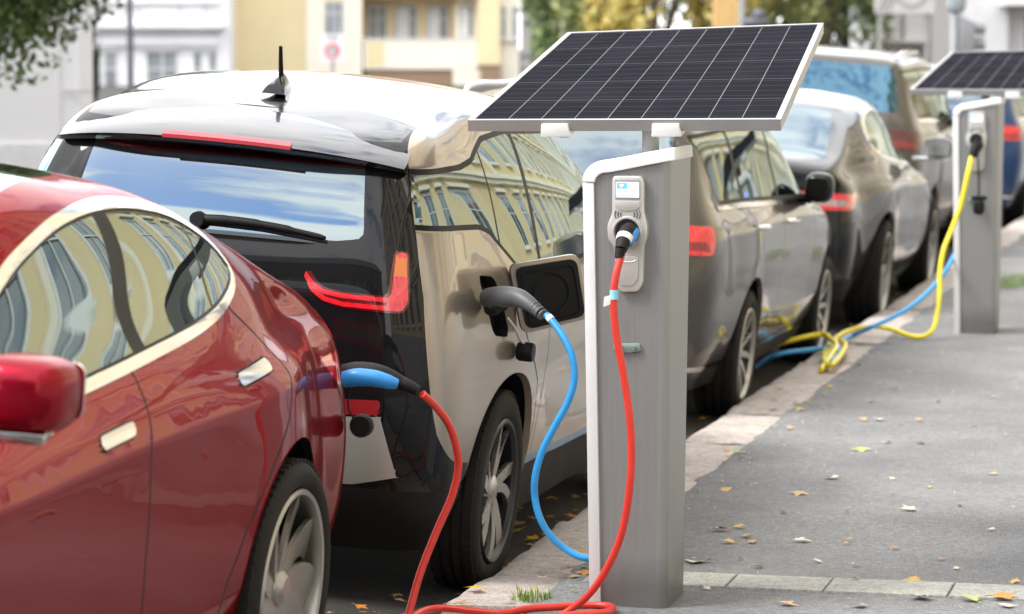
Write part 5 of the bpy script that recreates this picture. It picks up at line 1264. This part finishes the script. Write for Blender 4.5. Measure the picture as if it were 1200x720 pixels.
for a,b_ in ((125,138),(174,208),(229,236),(247,254)): win(wb,wx(a,W),wx(b_,W),wz(-2,W),wz(-60,W),-.01,1,False,True,.07,pane=PALEPANE)
for a,b_ in ((120,142),(168,214),(224,258)): boxo('hood_moulding',(wx(a,W),-.16,wz(59.5,W)),(wx(b_,W),-.003,wz(57,W)),GREYW,wb)
boxo('cornice',(wx(96,W),-.5,11.4),(wx(275,W),-.003,11.9),GREYW,wb)
# plain white building close by on the left
pb=thing('white_outbuilding','plain white rendered building at the left edge, behind the red car','building',(*far(0,34)[:2],0),TH+.15)
P_=33.
boxo('wall',(wx(-260,P_),0,-.3),(wx(84,P_),7,6.5),mat('offwhite_render',(.66,.66,.685),.85,var=.03,vscale=.6),pb)
boxo('corner_pier',(wx(84.2,P_),-.05,-.3),(wx(99.5,P_),7,6.5),wallmat('bright_stucco',(.66,.655,.665)),pb)
boxo('ledge',(wx(64,P_),-.04,wz(109,P_)),(wx(98,P_),-.052,wz(105.5,P_)),SHADEW,pb)
boxo('joint',(wx(61.5,P_),-.004,-.3),(wx(62.3,P_),-.001,wz(58,P_)),SHADEW,pb)
boxo('plinth',(wx(-260,P_),-.03,-.3),(wx(84,P_),-.002,wz(169,P_)),mat('plinth_white',(.62,.62,.645),.85),pb)
# dark clipped shrub
def foliage(mb,c,r,n,size,rnd,clumps=10,flat=1.0,rng_r=(.35,.92),tight=1.15):
    cs=[]
    for k in range(clumps):
        a=rnd.uniform(0,6.283); b=rnd.uniform(-1,1); q=math.sqrt(1-b*b); rr=rnd.uniform(*rng_r)
        cs.append((c[0]+r[0]*rr*q*math.cos(a),c[1]+r[1]*rr*q*math.sin(a),c[2]+r[2]*rr*b,rnd.uniform(.22,.42)))
    for i in range(n):
        x,y,z,s=rnd.choice(cs)
        g=[rnd.gauss(0,1) for _ in range(3)]; gl_=math.sqrt(g[0]**2+g[1]**2+g[2]**2)+1e-6; q_=tight*rnd.random()**.45/gl_
        p=np.array([x,y,z])+np.array([g[0]*r[0],g[1]*r[1],g[2]*r[2]*flat])*s*q_
        u=np.array([rnd.gauss(0,1) for _ in range(3)]); u/=np.linalg.norm(u); w=np.cross(u,[rnd.gauss(0,1) for _ in range(3)]); w/=np.linalg.norm(w)
        sz=size*rnd.uniform(.6,1.3)
        mb.add([p-u*sz,p+w*sz*.5,p+u*sz,p-w*sz*.5],[(0,1,2,3)])
    return cs
def leafmat(n,c,v=.35): return mat(n,c,.6,var=v,vscale=1.6,spec=.3)
BARK=mat('bark',(.17,.14,.11),.9,var=.3,vscale=6,bmp=.4,bscale=25)
def tree(name,label,loc,h,r,m,n,size,seed,trunk_h=None,group=None,clumps=14,low=.3,kind='tree',cc=None,rng_r=(.35,.92),tight=1.15):
    rnd=random.Random(seed); root=thing(name,label,kind,loc,0,group)
    th=trunk_h or h*.45
    mb=MB(); c=(0,0,h*(.5+low/2)) if cc is None else cc
    f=MB(); cs=foliage(f,c,r,n,size,rnd,clumps,1.0,rng_r,tight)
    mb.tube(spline([(0,0,-.1),(.03*h*rnd.uniform(-1,1),.02*h,th*.5),(c[0]*.3,c[1]*.3,th),(c[0]*.7,c[1]*.7,c[2]+.1*r[2])],5),[h*q for q in (.020,.019,.018,.0175,.017,.0165,.016,.015,.014,.013,.012,.011,.010,.008,.006,.004)],9)
    for x,y,z,s in cs[:9]:
        mb.tube(spline([(c[0]*.3,c[1]*.3,th*.9),(x*.5+c[0]*.15,y*.5+c[1]*.15,(th+z)/2+.1),(x,y,z)],4),list(np.linspace(h*.008,h*.002,9)),6)
    mb.build('trunk',BARK,root,smooth=60); f.build('crown',m,root,recalc=False)
    return root
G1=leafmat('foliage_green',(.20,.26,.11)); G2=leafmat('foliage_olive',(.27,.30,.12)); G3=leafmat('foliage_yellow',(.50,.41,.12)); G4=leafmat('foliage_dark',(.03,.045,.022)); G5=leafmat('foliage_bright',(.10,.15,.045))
BK='trees along the far end of the street'
sl=far(wx(112,60),60)
tree('clipped_shrub','dark slender conifer against the white villa at the far left',(*sl[:2],.2),2.0,(.16,.16,.8),G4,700,.06,3,.4,clumps=8,kind='shrub')
lt=far(-5.25,27)
tree('street_tree','green leafy tree whose low branch hangs in at the top left corner',(*lt[:2],.3),6.5,(2.6,2.6,2.3),G5,70000,.046,11,2.0,clumps=120,rng_r=(.45,1.0),tight=.62,cc=(.1,.2,3.42))
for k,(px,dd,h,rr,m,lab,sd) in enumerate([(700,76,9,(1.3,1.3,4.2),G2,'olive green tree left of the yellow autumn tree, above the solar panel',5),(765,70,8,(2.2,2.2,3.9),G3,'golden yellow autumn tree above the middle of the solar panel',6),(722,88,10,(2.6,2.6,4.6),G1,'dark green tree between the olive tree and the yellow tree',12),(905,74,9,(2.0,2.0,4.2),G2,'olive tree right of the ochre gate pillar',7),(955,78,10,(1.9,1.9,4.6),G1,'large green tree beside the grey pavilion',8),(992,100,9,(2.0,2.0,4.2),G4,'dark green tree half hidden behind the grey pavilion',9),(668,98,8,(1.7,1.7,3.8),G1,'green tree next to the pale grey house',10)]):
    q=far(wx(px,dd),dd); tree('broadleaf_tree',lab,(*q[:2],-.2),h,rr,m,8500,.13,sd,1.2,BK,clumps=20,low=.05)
# hedge and far trees behind the camera, mirrored in the cars
for k,(x,y,h,m,sd) in enumerate([(-7,-24,9,G4,21),(-1.5,-25,10,G4,22),(-15,-22,9,G4,23)]):
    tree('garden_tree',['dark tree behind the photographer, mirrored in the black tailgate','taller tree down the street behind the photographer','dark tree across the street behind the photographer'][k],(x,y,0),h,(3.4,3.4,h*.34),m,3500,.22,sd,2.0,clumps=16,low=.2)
# ochre pillar, poles
q=far(wx(847,62),62); ob=thing('gate_pillar','ochre rendered gate pillar rising above the solar panel','pillar',(*q[:2],0),TH)
boxo('shaft',(-.20,-.20,-.3),(.20,.20,4.6),mat('ochre_render',(.62,.40,.17),.8),ob); boxo('edge_strip',(.202,-.19,-.3),(.27,.19,4.6),mat('ochre_light',(.72,.52,.22),.8),ob); boxo('cap',(-.28,-.28,4.6),(.32,.28,4.8),PLINTH,ob,.03)
def pole(name,label,px,dd,h,r,m,cat='pole',z=0):
    q=far(wx(px,dd),dd); o=thing(name,label,cat,(*q[:2],z)); k=MB(); k.lathe([(0,0),(r*1.8,0),(r*1.8,.15),(r,.2),(r*.8,h),(0,h)],seg=16); k.build('shaft',m,o,smooth=40); return o
DG=mat('dark_post',(.10,.10,.12),.5,.3); MG=mat('galvanised_post',(.38,.39,.40),.45,.6)
lp=pole('street_lamp','slim dark grey lamp post in front of the white villa',154,70,6.5,.075,DG,'street lamp'); 
k=MB(); k.tube([(0,0,6.4),(.2,0,6.7),(.8,0,6.8)],.04,8); superell(k,(1.0,0,6.78),(.35,.13,.07),3); k.build('lantern',DG,lp,smooth=50)
lp=pole('street_lamp','pale galvanised lamp post at the edge of the trees',660,80,6.5,.075,MG,'street lamp')
k=MB(); k.tube([(0,0,6.4),(-.2,0,6.7),(-.8,0,6.8)],.04,8); superell(k,(-1.0,0,6.78),(.35,.13,.07),3); k.build('lantern',MG,lp,smooth=50)
gp=pole('sign_post','grey post with a dark rounded signal box beside the ochre pillar',869,58,4.5,.07,MG,'post')
k=MB(); superell(k,(.24,0,wz(27,58)),(.27,.14,.10),2.4); superell(k,(.30,0,wz(19,58)),(.13,.12,.13),2.2); k.build('signal_box',DG,gp,smooth=60)
# zone sign
sg=pole('zone_sign','white square zone sign with a red ring reading 30, in front of the yellow house','',0,1,1,MG) if False else None
dd=62; q=far(wx(390,dd),dd); zs=thing('zone_sign','white zone sign with a red ring and the number 30, before the yellow house','road sign',(*q[:2],0),TH)
k=MB(); k.lathe([(0,-.2),(.035,-.2),(.035,wz(40,dd)),(0,wz(40,dd))],o=(0,.05,0),seg=12); k.build('post',MG,zs,smooth=40)
w2=13*dd/3700; k=MB(); k.prism(rpoly([(-w2,wz(72,dd)),(w2,wz(72,dd)),(w2,wz(40,dd)),(-w2,wz(40,dd))],.03,4),(0,0,0),(1,0,0),(0,0,1),(0,.02,0)); bo=k.build('board',mat('sign_white',(.76,.76,.78),.4),zs)
cz=wz(60,dd); k=MB(); k.lathe([(.105,0),(.155,0),(.155,-.004),(.105,-.004)],o=(0,-.002,cz),axis='Y',seg=40,closed=True); k.build('red_ring',mat('sign_red',(.60,.06,.09),.4),bo)
def text(body,size,loc,m,name,par,rot=(math.pi/2,0,0)):
    cu=bpy.data.curves.new(name,'FONT'); cu.body=body; cu.size=size; cu.align_x='CENTER'; cu.align_y='CENTER'; cu.extrude=.002; cu.offset=size*.02
    o=bpy.data.objects.new(name+'_curve',cu); COL.objects.link(o); bpy.context.view_layer.update()
    me=bpy.data.meshes.new_from_object(o.evaluated_get(bpy.context.evaluated_depsgraph_get())); bpy.data.objects.remove(o)
    me.materials.clear(); me.materials.append(m); t=bpy.data.objects.new(name,me); COL.objects.link(t); t.parent=par; t.location=loc; t.rotation_euler=rot; return t
INK2=mat('sign_ink',(.10,.12,.16),.5)
text('30',.145,(0,-.005,cz),INK2,'numerals',bo); text('SONE',.085,(0,-.005,wz(44.5,dd)),INK2,'lettering',bo)
# grey pavilion, board and traffic signal on the right
dd=80; q=far(0,dd); pv=thing('grey_pavilion','pale grey building with white panels and columns behind the distant solar panel','building',(*q[:2],0),TH)
X=lambda p:wx(p,80); Z=lambda p:wz(p,80)
boxo('wall',(X(1024),.5,-.5),(X(1112),6,5),wallmat('mid_grey_wall',(.50,.50,.52)),pv)
for a,b_ in ((1022,1030),(1090,1112)): boxo('column',(X(a),0,-.5),(X(b_),.48,5),GREYW,pv)
boxo('white_panel',(X(1061),.35,Z(47)),(X(1089.6),.49,Z(18)),WHITEW,pv)
for a in (1032,1042,1048): boxo('white_slat',(X(a),.35,Z(46)),(X(a+5),.49,Z(18)),WHITEW,pv)
boxo('ledge',(X(1030.3),.2,Z(50)),(X(1089.6),.495,Z(47.2)),WHITEW,pv)
for a,b_ in ((1036,1046),(1066,1083)): win(pv,X(a),X(b_),Z(90),Z(53),.49,0,False,False,.04)
boxo('eaves',(X(1018),-.4,4.85),(X(1118),6,5.15),GREYW,pv)
dd=66; q=far(0,dd); sb=thing('sign_board','large pale grey street board with dark diagonal bars and part of a ring','sign',(*q[:2],0),TH)
X=lambda p:wx(p,66); Z=lambda p:wz(p,66); 
k=MB(); k.prism(rpoly([(X(1023),Z(16.5)),(X(1093),Z(16.5)),(X(1093),Z(-34)),(X(1023),Z(-34))],.05,4),(0,0,0),(1,0,0),(0,0,1),(0,.05,0)); bo=k.build('board',mat('board_grey',(.52,.52,.54),.45),sb)
k=MB()
for a in (1025,1031,1037): k.prism([(X(a),Z(14)),(X(a+3),Z(14)),(X(a+13),Z(-4)),(X(a+10),Z(-4))],(0,-.003,0),(1,0,0),(0,0,1),(0,-.003,0))
k.lathe([(.30,0),(.36,0),(.36,-.004),(.30,-.004)],o=(X(1066),-.002,Z(-10)),axis='Y',seg=40,closed=True); k.build('marking',mat('board_dark',(.26,.26,.28),.5),bo)
k=MB(); 
for p in (1030,1086): k.lathe([(0,-.3),(.045,-.3),(.045,Z(-30)),(0,Z(-30))],o=(X(p),.11,0),seg=12)
k.build('post',MG,sb,smooth=40)
dd=52; q=far(wx(1117,dd),dd); ts=thing('traffic_signal','grey traffic signal seen from the side on its post, above the distant solar panel','traffic light',(*q[:2],0),TH)
Z=lambda p:wz(p,52); u=52/3700
k=MB(); k.lathe([(0,-.2),(.055,-.2),(.055,3.4),(0,3.4)],seg=16); k.build('post',mat('signal_post',(.42,.44,.47),.5,.3),ts,smooth=40)
k=MB(); k.prism(rpoly([(.07,Z(62)),(22*u,Z(62)),(22*u,Z(28)),(.07,Z(18))],.03,3),(0,-.15,0),(1,0,0),(0,0,1),(0,.3,0)); hd=k.build('signal_head',mat('signal_grey',(.26,.27,.29),.6),ts,bevel=.01)
k=MB()
for p in (33,51,69): k.lathe([(.10,0),(.11,.0),(.11,.18),(.10,.18)],o=(22*u,0,Z(p)),axis='X',seg=20,closed=True)
k.build('signal_visor',mat('signal_grey',(.26,.27,.29),.6),hd,smooth=40)
k=MB(); superell(k,(.02,0,Z(2)),(.16,.12,.22),2.6); k.build('upper_signal',mat('signal_bluegrey',(.30,.34,.38),.6),ts,smooth=60)
dd=95; q=far(0,dd); rb=thing('white_house','bright white house at the right edge behind the traffic signal','building',(*q[:2],0),TH)
X=lambda p:wx(p,95); Z=lambda p:wz(p,95)
boxo('wall',(X(1112.5),0,-.5),(X(1179),8,9),mat('bright_white_wall',(.68,.68,.70),.85),rb); boxo('side_wall',(X(1179.3),.3,-.5),(X(1290),8,Z(6)),GREYW,rb); boxo('canopy',(X(1168),-.9,Z(7)),(X(1295),8,Z(-6)),WHITEW,rb)
win(rb,X(1200),X(1225),Z(60),Z(20),.29); win(rb,X(1135),X(1150),Z(-60),Z(-25),-.01)
# the yellow street front along the right of the pavement: mirrored in every car side
bb=thing('brick_house','dark brick house closing the street behind the photographer, mirrored in the black tailgate','building',(-12,-31,0),math.pi)
BRK=mat('dark_brick',(.10,.06,.045),.85,var=.2,vscale=3)
boxo('wall',(-17,0,-.5),(9,9,15),BRK,bb)
for i in range(8):
    for z0 in (1.2,5.0,8.8): win(bb,-15.6+i*3.1,-14.3+i*3.1,z0,z0+2.0,-.01,1,False,True,.1)
rf=MB(); rf.add([(-17.4,-.4,15),(9.4,-.4,15),(9.4,9.4,15),(-17.4,9.4,15),(-14,4.5,18),(6,4.5,18)],[(0,1,5,4),(2,3,4,5),(1,2,5),(3,0,4),(3,2,1,0)]); rf.build('roof',mat('slate_roof',(.12,.12,.13),.7),bb)
def street_house(label,y0,L_,wm,hh,seed,proto=[None]):
    """local x runs against world Y; the facade looks towards the road"""
    fb=thing('street_front',label,'building',(4.6,y0,0),-math.pi/2,'houses lining the pavement')
    fbox=lambda n,a,b,m: boxo(n,a,b,m,fb)
    fbox('wall',(-L_,0,1.1),(-.01,8,hh),wm); fbox('plinth',(-L_,-.08,-.4),(-.01,8,1.097),PLINTH)
    for z0,z1,d in ((4.35,4.55,.22),(4.55,4.75,.32),(8.2,8.4,.2),(hh-.6,hh+.1,.5)): fbox('cornice',(-L_,-d,z0),(-.01,-.003,z1-.003),CREAM)
    xs_=np.arange(-L_+1.6,-1.9,2.9)
    for z0 in (1.75,5.5,9.2,12.5,15.5):
        for i,x in enumerate(xs_):
            if proto[0] is None:
                o=proto[0]=win(fb,0,1.25,0,2.0,0,1,False,True,.14); boxo('hood_moulding',(-.25,-.24,2.2),(1.5,-.003,2.36),CREAM,o)
            else:
                o=proto[0].copy(); COL.objects.link(o); o.parent=fb
                for ch in proto[0].children:
                    c=ch.copy(); COL.objects.link(c); c.parent=o
            o.location=(float(x),0,z0)
    for i,x in enumerate(xs_):
        if i%2==0: fbox('pilaster',(x-1.35,-.10,4.77),(x-.95,-.004,8.18),CREAM)
    rf=MB(); h=hh+.1; rf.add([(-L_,-.6,h),(-.01,-.6,h),(-.01,8.5,h),(-L_,8.5,h),(-L_,4,h+2.4),(-.01,4,h+2.4)],[(0,1,5,4),(2,3,4,5),(1,2,5),(3,0,4),(3,2,1,0)]); rf.build('roof',mat('roof_tiles',(.32,.14,.09),.8),fb)
street_house('yellow stuccoed house front nearest the photographer, mirrored in the sides of the near cars',-16,44,Y_,18.6,1)
street_house('ochre house front farther along the pavement, mirrored in the far car sides',28,46,YD,18.2,2)
street_house('cream house front at the far end of the pavement',74,60,CREAM,19,3)
eh=thing('added_end_house','tall pale house added out of view at the street end for reflections in car windows','building',(-4,165,0),0)  # unseen house, added so grazing window reflections meet a wall
boxo('wall',(-16,0,-.5),(16,9,22),CREAM,eh)
for z0 in (1.6,5.4,9.2,13,16.8):
    for i in range(9): win(eh,-14.4+i*3.4,-13.1+i*3.4,z0,z0+2.1,-.01,1,False,True,.12)
rf=MB(); rf.add([(-16.4,-.4,22),(16.4,-.4,22),(16.4,9.4,22),(-16.4,9.4,22),(-12,4.5,25),(12,4.5,25)],[(0,1,5,4),(2,3,4,5),(1,2,5),(3,0,4),(3,2,1,0)]); rf.build('roof',mat('slate_roof',(.12,.12,.13),.7),eh)
# ------------------------------------------------------------------ the parked cars
HATCH=build_hatch()
REDP=paint('paint_red',(.25,.004,.015),.6,.27,coat_ior=1.38,coat_w=.55,tint=(.62,.06,.10)); 
RED=build_fastback(car_matrix((-2.6,8.1,-.06),.985,4.5,True),REDP,'red fastback saloon nearest the camera at the left, charging from the red cable')
BLKP=paint('paint_black',(.006,.006,.006),.1,.4,coat_ior=1.45,coat_w=.9)
BLK=build_fastback(car_matrix((-2.58,21.24,-.12),.985,4.5),BLKP,'black fastback saloon parked ahead of the grey estate, level with the distant charging station')
GRYP=paint('paint_warm_grey',(.075,.068,.058),.5,.30,coat_w=.9)
PAS=build_estate(car_matrix((-2.62,15.75,-.12),.91,5.5),GRYP,'warm grey estate car with chrome window strip, parked ahead of the beige hatchback')
SUVP=paint('paint_taupe',(.085,.075,.068),.5,.32,coat_w=.7)
SUV=build_estate(car_matrix((-2.86,26.7,-.12),.91,4.5),SUVP,'tall taupe off-roader with sky reflection tinted into its rear window, ahead of the black saloon','offroader',1.19,SMOKED,rw=glass('sky_tinted_glass',(.03,.10,.22),2.6,.9,3,(.38,.74,1.0)))  # blue sky reflection is put into the rear glass colour
BLUP=paint('paint_blue',(.015,.05,.15),.5,.3)
BLU=build_estate(car_matrix((-2.55,33.4,-.12),.91,4.5),BLUP,'blue car farthest up the kerb, cut by the right edge behind the distant charging station','estate_car',1.06)

# ------------------------------------------------------------------ light
w=bpy.data.worlds.new('World'); scene.world=w; w.use_nodes=True; t=w.node_tree; t.nodes.clear()
o=t.nodes.new('ShaderNodeOutputWorld'); bg=t.nodes.new('ShaderNodeBackground'); sky=t.nodes.new('ShaderNodeTexSky')
sky.sky_type='NISHITA'; sky.sun_disc=False; SE,SA=50,238
sky.sun_elevation=R(SE); sky.sun_rotation=R(SA); sky.air_density=1.0; sky.dust_density=1.5
tc=t.nodes.new('ShaderNodeTexCoord'); mp=t.nodes.new('ShaderNodeMapping'); mp.inputs['Scale'].default_value=(1,1,1.7); mp.inputs['Location'].default_value=(.35,.1,.0)
t.links.new(tc.outputs['Generated'],mp.inputs['Vector'])
n1=t.nodes.new('ShaderNodeTexNoise'); n1.inputs['Scale'].default_value=5.0; n1.inputs['Detail'].default_value=7; n1.inputs['Roughness'].default_value=.55; t.links.new(mp.outputs[0],n1.inputs['Vector'])
vm=t.nodes.new('ShaderNodeVectorMath'); vm.operation='DOT_PRODUCT'; g0=Vector((-.42,-.68,.60)).normalized(); vm.inputs[1].default_value=g0; t.links.new(tc.outputs['Generated'],vm.inputs[0])
gp_=ramp(t,vm.outputs['Value'],[(.93,0.0),(.992,1.0)])      # one gap in the cloud cover, behind the photographer
ms_=t.nodes.new('ShaderNodeMath'); ms_.operation='MULTIPLY_ADD'; t.links.new(gp_.outputs[0],ms_.inputs[0]); ms_.inputs[1].default_value=-.15; t.links.new(n1.outputs['Fac'],ms_.inputs[2])
r1=ramp(t,ms_.outputs[0],[(.32,0.0),(.46,1.0)])
n2=t.nodes.new('ShaderNodeTexNoise'); n2.inputs['Scale'].default_value=4; n2.inputs['Detail'].default_value=5; t.links.new(mp.outputs[0],n2.inputs['Vector'])
CL=8.8
r2=ramp(t,n2.outputs['Fac'],[(.3,(.70*CL,.72*CL,.76*CL)),(.7,(1.02*CL,1.0*CL,.98*CL))])
hs=t.nodes.new('ShaderNodeHueSaturation'); hs.inputs['Saturation'].default_value=1.3; hs.inputs['Value'].default_value=1.2; t.links.new(sky.outputs[0],hs.inputs['Color'])
mx=t.nodes.new('ShaderNodeMix'); mx.data_type='RGBA'; t.links.new(r1.outputs[0],mx.inputs[0]); t.links.new(hs.outputs[0],mx.inputs[6]); t.links.new(r2.outputs[0],mx.inputs[7])
t.links.new(mx.outputs[2],bg.inputs['Color']); bg.inputs['Strength'].default_value=.15; t.links.new(bg.outputs[0],o.inputs['Surface'])
sl=bpy.data.lights.new('sun','SUN'); sl.energy=1.5; sl.angle=R(20); sl.color=(1,.95,.87)
so=bpy.data.objects.new('sun',sl); COL.objects.link(so)
d=Vector((math.sin(R(SA))*math.cos(R(SE)),math.cos(R(SA))*math.cos(R(SE)),math.sin(R(SE))))
so.rotation_euler=d.to_track_quat('Z','Y').to_euler()
# ------------------------------------------------------------------ camera
cam=bpy.data.cameras.new('camera'); cam.lens=F_PX/1200*36; cam.sensor_width=36; cam.clip_start=.1; cam.clip_end=3000
co=bpy.data.objects.new('camera',cam); COL.objects.link(co); co.location=(0,0,CAM_H)
co.matrix_world=Matrix(((c_r[0],c_u[0],-c_f[0],0),(c_r[1],c_u[1],-c_f[1],0),(c_r[2],c_u[2],-c_f[2],CAM_H),(0,0,0,1)))
cam.dof.use_dof=True; cam.dof.focus_distance=10.1; cam.dof.aperture_fstop=4.0
scene.camera=co
scene.view_settings.view_transform='Standard'; scene.view_settings.look='None'; scene.view_settings.exposure=1.42; scene.view_settings.gamma=1
scene.render.resolution_x=1024; scene.render.resolution_y=614
scene.cycles.max_bounces=8; scene.cycles.transparent_max_bounces=12; scene.cycles.caustics_reflective=False; scene.cycles.caustics_refractive=False
